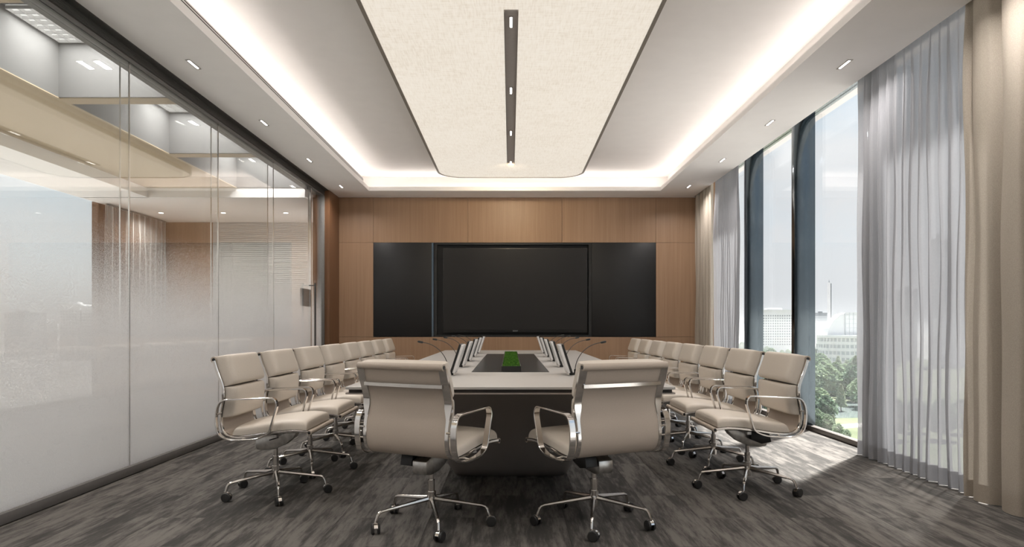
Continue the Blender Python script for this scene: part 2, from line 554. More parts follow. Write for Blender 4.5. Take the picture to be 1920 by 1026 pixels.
# cove lamps: strips of light lying behind the lip
def area(name, loc, sx, sy, power, rot=(math.pi, 0, 0), col=(1.0, 0.93, 0.87)):
    l = bpy.data.lights.new(name, 'AREA')
    l.shape = 'RECTANGLE'
    l.size, l.size_y = sx, sy
    l.energy = power
    l.color = col
    o_ = bpy.data.objects.new(name, l)
    o_.location = loc
    o_.rotation_euler = rot
    C.objects.link(o_)
    return o_
LZ = H + T + 0.045
ly = TY1 - TY0
tilt = R(14)
area('cove_light', (CX0 + 0.03, (TY0 + TY1) / 2, LZ), 0.04, ly, 34 * COVE_W, rot=(0, -(R(90) + tilt), 0))
area('cove_light', (CX1 - 0.03, (TY0 + TY1) / 2, LZ), 0.04, ly, 34 * COVE_W, rot=(0, R(90) + tilt, 0))
area('cove_light', ((TX0 + TX1) / 2, CY1 - 0.03, LZ), TX1 - TX0, 0.04, 16 * COVE_W, rot=(-(R(90) + tilt), 0, 0))
area('cove_light', ((TX0 + TX1) / 2, CY0 + 0.03, LZ), TX1 - TX0, 0.04, 16 * COVE_W, rot=(R(90) + tilt, 0, 0))

# backlit linen panel with rounded ends
ZP = EYE + 2.16
def rrect(x0, x1, y0, y1, r, n=10):
    pts = []
    for cx, cy_, a0 in ((x1 - r, y0 + r, -90), (x1 - r, y1 - r, 0), (x0 + r, y1 - r, 90), (x0 + r, y0 + r, 180)):
        for i in range(n + 1):
            a = R(a0 + 90 * i / n)
            pts.append((cx + r * math.cos(a), cy_ + r * math.sin(a)))
    return pts
PX0, PX1, PY0, PY1 = -1.022, 1.034, 0.6, 9.89
lp = empty('luminous_ceiling_panel', (0, (PY0 + PY1) / 2, ZP))
tag(lp, 'long backlit linen ceiling panel with rounded ends above the meeting table', 'ceiling light')
outer, inner = rrect(PX0, PX1, PY0, PY1, 0.36), rrect(PX0 + 0.028, PX1 - 0.028, PY0 + 0.028, PY1 - 0.028, 0.332)
n_ = len(outer)
rim = MB()
rim.add([(p[0], p[1], ZP - 0.004) for p in outer] + [(p[0], p[1], ZP - 0.004) for p in inner] + [(p[0], p[1], ZC) for p in outer] + [(p[0], p[1], ZP + 0.006) for p in inner],
        [(i, (i + 1) % n_, n_ + (i + 1) % n_, n_ + i) for i in range(n_)] + [(2 * n_ + i, 2 * n_ + (i + 1) % n_, (i + 1) % n_, i) for i in range(n_)] +
        [(n_ + i, n_ + (i + 1) % n_, 3 * n_ + (i + 1) % n_, 3 * n_ + i) for i in range(n_)])
local(rim, lp, 'rim', M['rim'])
# linen skin, open along the lamp channel
SXC, SW = 0.005, 0.10
SY0, SY1 = 4.64, 9.09
sk = MB()
sk.prism([(p[0], p[1]) for p in inner], 'z', ZP + 0.002, ZP + 0.010)
local(sk, lp, 'linen_skin', M['linen'], smooth=False)
ch = empty('light_channel', (SXC, (SY0 + SY1) / 2, ZP))
tag(ch, 'narrow grey lamp channel running down the middle of the linen ceiling panel', 'light channel')
cm = MB()
cm.box(SXC - SW / 2, SXC + SW / 2, SY0, SY1, ZP - 0.003, ZP + 0.002)
local(cm, ch, 'base_plate', M['channel'], smooth=False)
cm = MB()
cm.box(SXC - SW / 2, SXC - SW / 2 + 0.006, SY0, SY1, ZP - 0.014, ZP - 0.003)
cm.box(SXC + SW / 2 - 0.006, SXC + SW / 2, SY0, SY1, ZP - 0.014, ZP - 0.003)
local(cm, ch, 'side_flange', M['rim'], smooth=False)

# ------------------------------------------------------------------ linear downlights
def downlight_proto(length, lenses):
    t = empty('linear_downlight')
    hx, hy = 0.018, length / 2
    f = MB()
    f.box(-hx, -hx + 0.005, -hy, hy, -0.004, 0.0)
    f.box(hx - 0.005, hx, -hy, hy, -0.004, 0.0)
    f.box(-hx + 0.005, hx - 0.005, -hy, -hy + 0.008, -0.004, 0.0)
    f.box(-hx + 0.005, hx - 0.005, hy - 0.008, hy, -0.004, 0.0)
    f.obj('trim_frame', M['channel'], t, smooth=False)
    MB().box(-hx + 0.005, hx - 0.005, -hy + 0.008, hy - 0.008, -0.0015, 0.0).obj('reflector', M['black'], t, smooth=False)
    l = MB()
    step = (length - 0.03) / lenses
    for i in range(lenses):
        y0 = -hy + 0.015 + step * (i + 0.5)
        l.cyl((0, y0, -0.0016), (0, y0, -0.0045), 0.0095, 10, 0.0085)
    l.obj('led_lenses', M['lamp'], t)
    return t
def spot(parent, power, col=(1.0, 0.95, 0.92), tilt=0.0):
    l = bpy.data.lights.new('downlight_beam', 'AREA')
    l.shape = 'RECTANGLE'
    l.size, l.size_y = 0.024, 0.16
    l.spread = R(150)
    l.energy = power
    l.color = col
    o_ = bpy.data.objects.new('downlight_beam', l)
    o_.parent = parent
    o_.location = (0, 0, -0.008)
    o_.rotation_euler = (tilt, 0, 0)
    C.objects.link(o_)
order = ['nearest', 'second from the front', 'third from the front', 'farthest']
dl0 = downlight_proto(0.19, 8)
index_kids()
first = True
for side, xx, where in ((0, -2.42, 'over the glass partition'), (1, 2.55, 'over the window side')):
    for i, yy in enumerate((5.19, 6.68, 8.18, 9.72, 3.69, 2.19, 0.69)):
        o = dl0 if first else copy_tree(dl0)
        first = False
        o.location = (xx, yy, H)
        tag(o, 'slim linear downlight %s, %s' % (where, (order + ['third before nearest', 'second before nearest', 'first before nearest'])[(0, 1, 2, 3, 6, 5, 4)[i]]), 'downlight', 'downlights along the ceiling edges')
        spot(o, SPOT_W)
for i, yy in enumerate((4.82, 6.22, 7.59, 8.97)):
    o = copy_tree(dl0)
    o.location = (SXC, yy, ZP - 0.003)
    tag(o, 'short lamp in the grey ceiling channel, %s of four' % order[i], 'downlight', 'lamps in the ceiling channel')
    if i == 3:                                # the last lamp is tilted to wash the oak wall in a warm tone
        spot(o, 19.0, col=(1.0, 0.82, 0.56), tilt=R(50))
    else:
        spot(o, STRIP_W)

# slot diffuser on the left tray edge
ad = empty('air_diffuser', (TX0, 6.0, H + LH))
tag(ad, 'long white slot diffuser with two dark slits along the tray edge near the glass partition', 'air diffuser')
local(MB().box(TX0 - 0.011, TX0 - 0.002, TY0 + 0.3, 9.66, H + LH + 0.0005, H + LH + 0.048), ad, 'body', M['paint'], smooth=False)
for z0 in (0.012, 0.031):
    local(MB().box(TX0 - 0.002, TX0 - 0.0005, TY0 + 0.3, 9.655, H + LH + z0, H + LH + z0 + 0.007), ad, 'slit', M['shadow_gap'], smooth=False)

# ------------------------------------------------------------------ glass partition on the left
wl = struct(empty('wall_left', (XG, 5, 0)))
JOINTS = [-2.57, -1.07, 0.43, 1.93, 3.43, 4.93, 6.43, 7.93]
GZ0, GZ1 = 0.06, 2.985
def pane(y0, y1, x0, x1, mat, parent, name='glass_pane', z0=GZ0, z1=GZ1):
    return local(MB().box(x0, x1, y0 + 0.003, y1 - 0.003, z0, z1), parent, name, mat, smooth=False)
for a, b in zip(JOINTS[:-1], JOINTS[1:]):
    pane(a, b, XG - 0.010, XG, M['partition_glass'], wl)
for a, b in zip(JOINTS[:-1], JOINTS[1:]):
    pane(a, b, XG - 0.075, XG - 0.067, M['clear_glass'], wl)
pane(9.40, 9.93, XG - 0.010, XG, M['partition_glass'], wl)
for j in JOINTS[1:]:                      # joint strips catch the light
    local(MB().box(XG - 0.0095, XG + 0.0008, j - 0.0028, j + 0.0028, GZ0, GZ1), wl, 'joint_strip', M['chrome'], smooth=False)
    local(MB().box(XG - 0.075, XG - 0.066, j - 0.0028, j + 0.0028, GZ0, GZ1), wl, 'joint_strip', M['chrome'], smooth=False)
local(MB().box(XG - 0.085, XG + 0.03, YF, 9.97, 0.0, 0.06), wl, 'bottom_rail', M['grey_metal'], bevel=0.003)
local(MB().box(XG - 0.085, XG + 0.03, YF, 9.97, GZ1, H + 0.02), wl, 'top_rail', M['grey_metal'], bevel=0.003)
for i in range(6):
    x0 = XG + 0.0405 + i * 0.0088
    local(MB().box(x0, x0 + 0.005, YF, 9.97, H - 0.012 + 0.001 * i, H + 0.015), wl, 'grille_slat', M['grille'], smooth=False)
for i in range(7):
    z0 = 3.004 + i * 0.0096
    local(MB().box(XG + 0.0315, XG + 0.0385, YF, 9.97, z0, z0 + 0.0055), wl, 'grille_slat', M['grille'], smooth=False)
local(MB().box(XG + 0.030, XG + 0.0315, YF, 9.97, 2.995, H + 0.015), wl, 'grille_back', M['shadow_gap'], smooth=False)
local(MB().box(XG + 0.03, SX0, YF, 9.97, H + 0.015, H + 0.02), wl, 'grille_back', M['shadow_gap'], smooth=False)
local(MB().box(XG - 0.06, XG + 0.035, 9.93, 9.985, 0.0, GZ1), wl, 'door_jamb', M['grey_metal'], bevel=0.002)
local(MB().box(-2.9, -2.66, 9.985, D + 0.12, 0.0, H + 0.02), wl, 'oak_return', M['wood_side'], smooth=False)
local(MB().box(-2.9, XG - 0.087, YF, 12.2, 3.11, 3.62), wl, 'bulkhead', M['paint'], smooth=False)
local(MB().box(-2.9, XG - 0.087, YF, 9.985, 3.0, 3.11), wl, 'bulkhead_edge', M['grey_metal'], smooth=False)

door = struct(empty('door_1', (XG, 8.66, 0)))
DX = XG
local(MB().box(DX - 0.012, DX, 7.945, 9.385, 0.07, GZ1 - 0.01), door, 'glass_leaf', M['partition_glass'], smooth=False)
local(MB().box(DX - 0.030, DX + 0.012, 9.372, 9.40, 0.07, GZ1 - 0.01), door, 'edge_profile', M['chrome'], smooth=False)
local(MB().box(DX - 0.030, DX + 0.010, 9.24, 9.372, GZ1 - 0.05, GZ1 - 0.01), door, 'pivot_fitting', M['grey_metal'], smooth=False)
hd = local(MB().tube([(DX + 0.085, 9.32, 0.62), (DX + 0.085, 9.32, 1.66)], 0.013, 12), door, 'pull_handle', M['grille'])
for z in (0.72, 1.63):
    local(MB().cyl((DX, 9.32, z), (DX + 0.085, 9.32, z), 0.007, 8), door, 'handle_post', M['grille'])
local(MB().box(DX - 0.04, DX - 0.012, 9.05, 9.372, 1.34, 1.58), door, 'lock_case', M['grey_metal'], bevel=0.003)

# ------------------------------------------------------------------ corridor seen through the glass
struct(MB().box(XC, XG - 0.087, YF, 12.0, -0.006, 0.0).obj('floor_corridor', simple('pale_bounce_floor', (0.62, 0.60, 0.57), 0.35), smooth=False))  # unseen floor, made pale to bounce lamp light onto the film
struct(MB().box(-7.0, XG - 0.087, 12.0, 12.2, 0, 3.62).obj('wall_corridor_end', M['paint']))
we = MB()
we.box(XC - 0.12, XC, 11.9, 12.0, 0.0, 3.0)
cor = struct(empty('ceiling_corridor', (-4.5, 7, 3.02)))
cz = 3.02
tan = simple('warm_beige_ceiling', (0.47, 0.365, 0.235), 0.7)
M['tan'] = tan
M['shaft'] = simple('darkened_white_shaft', (0.125, 0.123, 0.122), 0.8)  # white shafts, colour darkened to offset the strengthened corridor lamps
cc_ = MB()
CO = [(0.20, 2.02), (2.15, 3.95), (4.10, 5.82), (5.97, 7.70), (7.85, 9.60)]
cc_.box(-5.12, -3.86, 0, 9.60, cz, cz + 0.008)
for a, b in ((0, 0.20), (2.02, 2.15), (3.95, 4.10), (5.82, 5.97), (7.70, 7.85)):
    cc_.box(-3.86, -2.902, a, b, cz, cz + 0.008)
local(cc_, cor, 'beige_soffit', tan, smooth=False)
lc = MB()
lc.box(-5.14, -5.12, 0, 9.62, cz - 0.13, cz + 0.05)
lc.box(XC, -5.14, 0, 9.62, cz - 0.13, cz - 0.11)
lc.box(XC, -2.902, 9.60, 9.62, cz - 0.13, 3.62)
lc.box(XC, -2.902, 9.62, 12.0, cz - 0.13, cz - 0.11)
local(lc, cor, 'white_soffit', M['paint_tray'], smooth=False)
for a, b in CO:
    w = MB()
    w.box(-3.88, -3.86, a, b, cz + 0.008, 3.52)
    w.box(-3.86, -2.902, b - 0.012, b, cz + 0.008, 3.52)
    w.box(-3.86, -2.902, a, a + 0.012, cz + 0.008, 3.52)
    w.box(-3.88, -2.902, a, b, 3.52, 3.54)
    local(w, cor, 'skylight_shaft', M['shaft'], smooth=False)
corr_lamp = emit('corridor_light_panel', (1.0, 0.98, 0.95), CORRIDOR_EMIT)
for i, (a, b) in enumerate(CO):
    t = empty('louvre_light', (-3.38, b - 0.34, 3.515))
    tag(t, 'bright square-grid light panel in the corridor ceiling beyond the glass, %s' % ('nearest the camera end', 'second from the camera end', 'nearest in view', 'middle one in view', 'farthest')[i], 'ceiling light', 'grid lights in the corridor ceiling')
    MB().box(-0.46, 0.46, -0.31, 0.31, -0.004, 0.0).obj('diffuser', corr_lamp, t, smooth=False)
    g = MB()
    k = -0.46
    while k <= 0.461:
        g.box(k - 0.003, k + 0.003, -0.31, 0.31, -0.03, -0.004); k += 0.092
    k = -0.31
    while k <= 0.311:
        g.box(-0.46, 0.46, k - 0.003, k + 0.003, -0.03, -0.004); k += 0.0886
    g.obj('louvre_grid', M['white_plastic'], t, smooth=False)
    area('corridor_lamp', (-3.38, b - 0.34, 3.48), 0.85, 0.5, 30, rot=(0, 0, 0), col=(1, 0.98, 0.96))
tex = simple('ribbed_white_wall', (0.62, 0.61, 0.59), 0.7)
we = struct(MB().box(XC, -5.2, 11.9, 12.0, 0, 2.91).obj('wall_corridor_oak', M['wood'], smooth=False))
ww = struct(empty('wall_corridor_ribbed', (-4.3, 11.9, 0)))
zz = 0.02
while zz < 2.88:
    local(MB().box(-5.2, -3.46, 11.885, 11.9, zz, zz + 0.028), ww, 'wall_slat', tex, smooth=False)
    zz += 0.034
local(MB().box(-5.2, -3.46, 11.9, 12.0, 0, 2.91), ww, 'backing', tex, smooth=False)
struct(MB().box(-3.46, -2.86, 11.9, 12.0, 0, 2.91).obj('wall_corridor_post', M['wood'], smooth=False))
# window wall of the corridor
wn_c = struct(empty('window_9', (XC, 6, 0)))
local(MB().box(XC - 0.012, XC, 0.0, 10.04, 0.06, 2.89), wn_c, 'pane', M['window_glass'], smooth=False)
local(MB().box(XC - 0.06, XC + 0.03, 0.0, 10.04, 0.0, 0.06), wn_c, 'sill_frame', M['bronze'], smooth=False)
local(MB().box(XC - 0.06, XC - 0.014, 4.0, 4.05, 0.06, 2.89), wn_c, 'mullion', M['grey_metal'], smooth=False)
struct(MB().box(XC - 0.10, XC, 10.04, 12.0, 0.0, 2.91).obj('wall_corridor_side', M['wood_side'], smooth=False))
for xx in (-5.6, -4.6, -3.6):
    o = empty('recessed_spot', (xx, 10.9, cz - 0.13))
    tag(o, 'small recessed corridor spot beyond the glass, %s' % {-5.6: 'above the oak wall', -4.6: 'above the ribbed white wall', -3.6: 'nearest the glass door'}[xx], 'downlight', 'spots in the corridor ceiling')
    MB().cyl((0, 0, -0.003), (0, 0, 0.0), 0.05, 20).obj('trim_ring', M['white_plastic'], o)
    MB().cyl((0, 0, -0.0045), (0, 0, -0.003), 0.036, 20).obj('lens', M['lamp'], o)
    spot(o, 14.0, col=(1.0, 0.93, 0.86))

# ------------------------------------------------------------------ windows on the right
MULL = [-1.90, -0.40, 1.10, 2.60, 4.10, 5.58, 7.07, 8.52, 10.02]
for i, a in enumerate(MULL[:-1]):
    b = MULL[i + 1]
    w = struct(empty('window_%d' % (i + 1), (XW, a, 0)))
    local(MB().box(XW, XW + 0.016, a + 0.08, b, 0.045, 3.24), w, 'pane', M['window_glass'], smooth=False)
    local(MB().box(2.955, 3.17, a, a + 0.08, 0.0, 3.28), w, 'mullion', M['dark_metal'], bevel=0.002)
    local(MB().box(XW - 0.02, XW + 0.05, a + 0.08, b, 0.0, 0.045), w, 'sill_frame', M['bronze'], bevel=0.002)
    local(MB().box(XW - 0.03, XW + 0.05, a + 0.08, b, 3.24, 3.28), w, 'head_frame', M['dark_metal'], smooth=False)
struct(MB().box(2.95, 3.17, 10.02, D + 0.25, 0.0, 3.3).obj('wall_right', M['wood'], smooth=False))
struct(MB().box(-7.0, 3.3, YF - 0.12, YF, 0, 3.62).obj('wall_front', M['paint'], smooth=False))
struct(MB().box(2.95, 3.17, YF, -1.90, 0.0, 3.3).obj('wall_right_end', M['paint'], smooth=False))

# ------------------------------------------------------------------ curtains
def curtain(name, y0, y1, xm, amp, fold, mat, ztop, zbot=0.005, seed=1, hem=0.0, tight=0.55, flat=False):
    rnd = random.Random(seed)
    ys, amps = [y0], [-amp]
    pleat = (0.52, 0.24, 0.24) if flat else (0.10, 0.45, 0.45)
    while ys[-1] < y1:
        f = fold * rnd.uniform(0.75, 1.3)
        fr_, bk_ = -amp * rnd.uniform(0.75, 1.0), amp * rnd.uniform(0.6, 1.0)
        for w_, a_ in zip(pleat, (fr_, bk_, -amp * rnd.uniform(0.75, 1.0))):
            ys.append(ys[-1] + f * w_)
            amps.append(a_)
    sc = (y1 - y0) / (ys[-1] - y0)
    ys = [y0 + (v - y0) * sc for v in ys]
    sub = 6
    col = []
    for k in range(len(ys) - 1):
        for s in range(sub):
            t = s / sub
            c = (1 - math.cos(math.pi * t)) / 2
            same = k % 3 == 0
            col.append((ys[k] + (ys[k + 1] - ys[k]) * t, amps[k] * (1 - c) + amps[k + 1] * c - (0.25 * amp * math.sin(math.pi * t) if same else 0.0), rnd.uniform(-1, 1)))
    col.append((ys[-1], amps[-1], 0))
    rows = 26
    vs, fs = [], []
    nC = len(col)
    ph = [rnd.uniform(0, 6.28) for _ in range(6)]
    for r_ in range(rows + 1):
        t = r_ / rows
        z = zbot + (ztop - zbot) * t
        sq = 1.0 if t < 0.8 else 1.0 - (1 - tight) * ((t - 0.8) / 0.2)
        for (yy, xx, q) in col:
            wav = 0.006 * math.sin(3.0 * z + yy * 9 + ph[0]) + 0.004 * math.sin(5.3 * z - yy * 17 + ph[1])
            fine = 0.003 * math.sin(yy * 160 + ph[2]) * (t ** 3)
            vs.append((xm + xx * sq + wav + fine, yy + 0.006 * math.sin(2.1 * z + yy * 6 + ph[3]), z))
    for r_ in range(rows):
        for k in range(nC - 1):
            fs.append((r_ * nC + k, r_ * nC + k + 1, (r_ + 1) * nC + k + 1, (r_ + 1) * nC + k))
    t_ = empty(name, (xm, (y0 + y1) / 2, 0))
    body = local(MB().add(vs, fs), t_, 'fabric', mat, angle=80)
    # hem: a doubled strip at the foot
    hv, hf = [], []
    for z in (zbot - 0.0, zbot + hem):
        for k in range(nC):
            p = vs[k]
            if z > zbot:
                # interpolate up the folds
                rr_ = min(rows - 1, int((z - zbot) / ((ztop - zbot) / rows)))
                p = vs[rr_ * nC + k]
            hv.append((p[0] + 0.003, p[1], z))
    for k in range(nC - 1):
        hf.append((k, k + 1, nC + k + 1, nC + k))
    if hem:
        local(MB().add(hv, hf), t_, 'hem', mat, angle=80)
    local(MB().box(xm - 0.012, xm + 0.012, y0, y1, ztop, ztop + 0.02), t_, 'curtain_track', M['grey_metal'], smooth=False)
    return t_
tag(curtain('sheer_curtain', 4.29, 5.66, 2.915, 0.030, 0.105, M['sheer'], 3.22, seed=3, hem=0.115), 'grey translucent sheer curtain hanging between the open window and the near taupe drape', 'curtain')
tag(curtain('blackout_curtain', 2.6, 4.27, 2.89, 0.050, 0.27, M['curtain'], 3.22, seed=12, hem=0.11, tight=0.85, flat=True), 'heavy taupe linen drape hanging nearest the camera beside the wide sheer', 'curtain')
tag(curtain('sheer_curtain', 8.63, 9.62, 2.905, 0.030, 0.11, M['sheer'], 3.22, seed=8, hem=0.115), 'narrow grey sheer curtain hanging beside the far taupe drape', 'curtain')
tag(curtain('blackout_curtain', 9.64, 10.50, 2.89, 0.045, 0.20, M['curtain'], 3.22, seed=6, hem=0.11, tight=0.85, flat=True), 'far taupe linen drape hanging in the corner against the oak wall', 'curtain')

tag(curtain('sheer_curtain', 10.02, 11.75, -5.95, 0.032, 0.16, M['sheer_thin'], 2.86, seed=15, hem=0.0), 'thin white sheer hanging beyond the glass partition in front of the corridor oak wall', 'curtain')

# ------------------------------------------------------------------ conference table
table = empty('conference_table', (0, 6.53, 0))
tag(table, 'long pale conference table on a tapered dark taupe base in the middle of the room', 'table')
TH = 0.74
top = MB()
top.prism(rrect(-0.90, 0.90, 3.69, 9.37, 0.02, 4), 'z', TH - 0.014, TH)
# inset opening is covered by the glass plate lying flush on the top
local(top, table, 'tabletop', M['tabletop'], bevel=0.0015)
local(MB().prism(rrect(-0.885, 0.885, 3.705, 9.355, 0.02, 4), 'z', TH - 0.032, TH - 0.014), table, 'shadow_gap', M['shadow_gap'], smooth=False)
local(MB().prism(rrect(-0.90, 0.90, 3.69, 9.37, 0.02, 4), 'z', TH - 0.040, TH - 0.032), table, 'edge_strip', M['table_edge'], smooth=False)
# hull shaped base
lo, hi = rrect(-0.40, 0.40, 4.86, 8.22, 0.10, 6), rrect(-0.70, 0.70, 4.02, 9.06, 0.16, 6)
nb = len(lo)
bs = MB()
vs = []
LV = 10
for k in range(LV + 1):
    t = k / LV
    tt = t ** 0.96
    vs += [(a[0] + (b[0] - a[0]) * tt, a[1] + (b[1] - a[1]) * tt, t * (TH - 0.040)) for a, b in zip(lo, hi)]
fs = [(k * nb + i, k * nb + (i + 1) % nb, (k + 1) * nb + (i + 1) % nb, (k + 1) * nb + i) for k in range(LV) for i in range(nb)]
fs += [tuple(range(nb))[::-1], tuple(LV * nb + i for i in range(nb))]
local(bs.add(vs, fs), table, 'base', M['table_base'], angle=50)
local(MB().box(-0.275, 0.275, 4.89, 8.10, TH - 0.001, TH + 0.001), table, 'charcoal_inset', M['slate'], smooth=False)
ei = MB()
for (a, b, c, d) in ((-0.275, 0.275, 4.885, 4.89), (-0.275, 0.275, 8.10, 8.105), (-0.28, -0.275, 4.885, 8.105), (0.275, 0.28, 4.885, 8.105)):
    ei.box(a, b, c, d, TH, TH + 0.0015)
local(ei, table, 'inset_edge', M['shadow_gap'], smooth=False)

# moss planter on the inset
pl = empty('moss_planter', (0.006, 6.35, TH + 0.0016))
tag(pl, 'long black planter box filled with green moss on the middle of the table', 'planter')
b_ = MB()
hx, y0, y1, ph_ = 0.071, -1.43, 1.43, 0.040
b_.box(-hx, hx, y0, y1, 0, 0.006)
b_.box(-hx, -hx + 0.006, y0, y1, 0.006, ph_); b_.box(hx - 0.006, hx, y0, y1, 0.006, ph_)
b_.box(-hx + 0.006, hx - 0.006, y0, y0 + 0.006, 0.006, ph_); b_.box(-hx + 0.006, hx - 0.006, y1 - 0.006, y1, 0.006, ph_)
b_.obj('box', M['black'], pl, smooth=False)
def moss_mat():
    m, nt, out = new_mat('green_moss')
    n = N(nt)
    a = n.noise(n.ocoord((60, 14, 60)), 1.0, 5, 0.65)
    col = n.ramp(a, [(0.30, (0.012, 0.045, 0.006)), (0.48, (0.05, 0.15, 0.018)), (0.62, (0.13, 0.27, 0.04)), (0.75, (0.23, 0.33, 0.08))])
    b = n('ShaderNodeBsdfPrincipled', {'Base Color': col, 'Roughness': 0.9, 'Specular IOR Level': 0.15})
    n.ln(b.outputs[0], out.inputs[0])
    return m
M['moss'] = moss_mat()
ms_ = MB()
rm = random.Random(5)
for i in range(5200):
    x_ = rm.uniform(-hx + 0.008, hx - 0.008); y_ = rm.uniform(y0 + 0.008, y1 - 0.008)
    a = rm.uniform(0, 6.28); l_ = rm.uniform(0.010, 0.020); w_ = rm.uniform(0.003, 0.006)
    dx, dy = math.cos(a), math.sin(a)
    z_ = 0.028
    tipx, tipy = x_ + rm.uniform(-0.006, 0.006), y_ + rm.uniform(-0.006, 0.006)
    ms_.add([(x_ - dx * w_, y_ - dy * w_, z_), (x_ + dx * w_, y_ + dy * w_, z_), (tipx, tipy, z_ + l_)], [(0, 1, 2)])
ms_.box(-hx + 0.006, hx - 0.006, y0 + 0.006, y1 - 0.006, 0.006, 0.031)
mo = ms_.obj('moss', M['moss'], pl, smooth=False)
mo['kind'] = 'stuff'

# ------------------------------------------------------------------ desk terminals with gooseneck microphones
def terminal_proto():
    """faces +x (its screen looks to +x); the housing leans back over the table"""
    t = empty('conference_terminal')
    MB().box(-0.020, 0.055, -0.055, 0.055, 0.0, 0.008).obj('foot_plate', M['black'], t, bevel=0.002)
    MB().box(-0.030, -0.016, -0.10, 0.10, 0.0, 0.012).obj('slot_trim', M['chrome'], t, smooth=False)
    lean = R(18)
    def leaned(mb):
        mb.v = [(x_ * math.cos(lean) - z_ * math.sin(lean), y_, x_ * math.sin(lean) + z_ * math.cos(lean) + 0.006) for (x_, y_, z_) in mb.v]
        return mb
    leaned(MB().box(-0.024, -0.006, -0.135, 0.135, 0.012, 0.212)).obj('housing', M['white_plastic'], t, bevel=0.006)
    leaned(MB().box(-0.006, 0.008, -0.137, 0.137, 0.008, 0.210)).obj('display', M['black'], t, bevel=0.002)
    leaned(MB().box(-0.020, 0.016, -0.03, 0.03, -0.002, 0.034)).obj('hinge', M['black'], t, bevel=0.003)
    leaned(MB().cyl((-0.0245, 0, 0.13), (-0.0235, 0, 0.13), 0.008, 12)).obj('badge', M['grey_metal'], t)
    MB().cyl((0.030, -0.03, 0.008), (0.030, -0.03, 0.035), 0.008, 10).obj('socket', M['black'], t)
    pts = []
    for i in range(15):
        s = i / 14
        pts.append((0.030 + 0.175 * (s ** 1.75), -0.03, 0.033 + 0.185 * math.sin(s * 1.42)))
    MB().tube(pts, 0.0028, 6).obj('gooseneck', M['grille'], t)
    a, b = Vector(pts[-2]), Vector(pts[-1])
    d = (b - a).normalized()
    MB().tube([b - d * 0.002, b + d * 0.006, b + d * 0.03, b + d * 0.037], [0.005, 0.0078, 0.0078, 0.004], 10).obj('microphone', M['black'], t)
    return t
tp = terminal_proto()
index_kids()
nth = ['nearest', 'second', 'third', 'fourth', 'farthest']
first = True
for s, where in ((1, 'window side'), (-1, 'glass partition side')):
    for i in range(5):
        o = tp if first else copy_tree(tp)
        first = False
        o.location = (0.405 * s + 0.006, 4.66 + 0.905 * i, TH + 0.003)
        o.rotation_euler = (0, 0, 0 if s > 0 else math.pi)
        lab = '%s tilted white desk screen with gooseneck microphone along the %s of the table' % (nth[i], where)
        tag(o, lab, 'desk screen', 'desk screens along the %s of the table' % where)

# ------------------------------------------------------------------ soft pad chairs
def catmull(pts, per=5):
    out = []
    n = len(pts)
    for i in range(n - 1):
        p0, p1, p2, p3 = pts[max(i - 1, 0)], pts[i], pts[i + 1], pts[min(i + 2, n - 1)]
        for s in range(per):
            t = s / per
            out.append(tuple(0.5 * ((2 * p1[k]) + (-p0[k] + p2[k]) * t + (2 * p0[k] - 5 * p1[k] + 4 * p2[k] - p3[k]) * t * t + (-p0[k] + 3 * p1[k] - 3 * p2[k] + p3[k]) * t ** 3) for k in range(2)))
    out.append(pts[-1])
    return out
PROF = catmull([(0.285, 0.432), (0.18, 0.438), (0.053, 0.426), (-0.07, 0.408), (-0.150, 0.402), (-0.204, 0.415), (-0.232, 0.446), (-0.243, 0.489),
                (-0.241, 0.547), (-0.228, 0.62), (-0.225, 0.69), (-0.240, 0.745), (-0.261, 0.80), (-0.280, 0.862)], 5)
LEN = [0.0]
for a, b in zip(PROF[:-1], PROF[1:]):
    LEN.append(LEN[-1] + math.hypot(b[0] - a[0], b[1] - a[1]))
def prof_at(s):
    if s > LEN[-1]:
        x_, z_, nx, nz_ = prof_at(LEN[-1] - 1e-6)
        d = s - LEN[-1]
        return x_ - nz_ * d, z_ + nx * d, nx, nz_
    s = max(0.0, min(LEN[-1], s))
    for i in range(len(LEN) - 1):
        if s <= LEN[i + 1]:
            t = (s - LEN[i]) / (LEN[i + 1] - LEN[i])
            a, b = PROF[i], PROF[i + 1]
            x_, z_ = a[0] + (b[0] - a[0]) * t, a[1] + (b[1] - a[1]) * t
            j0, j1 = max(0, i - 2), min(len(PROF) - 1, i + 3)
            tx, tz = PROF[j1][0] - PROF[j0][0], PROF[j1][1] - PROF[j0][1]
            L = math.hypot(tx, tz)
            return x_, z_, tz / L, -tx / L      # point and normal on the sitter's side
    return PROF[-1][0], PROF[-1][1], 1, 0
def s_of(test):
    for i, p in enumerate(PROF):
        if test(p, i): return LEN[i]
S_FRONT = 0.012
S_SEAT_END = s_of(lambda p, i: p[0] < -0.165)
S_LOW0 = s_of(lambda p, i: p[1] > 0.515 and p[0] < -0.2)
S_LOW1 = s_of(lambda p, i: p[1] > 0.693)
S_UP1 = LEN[-1] + 0.020
HW = 0.257
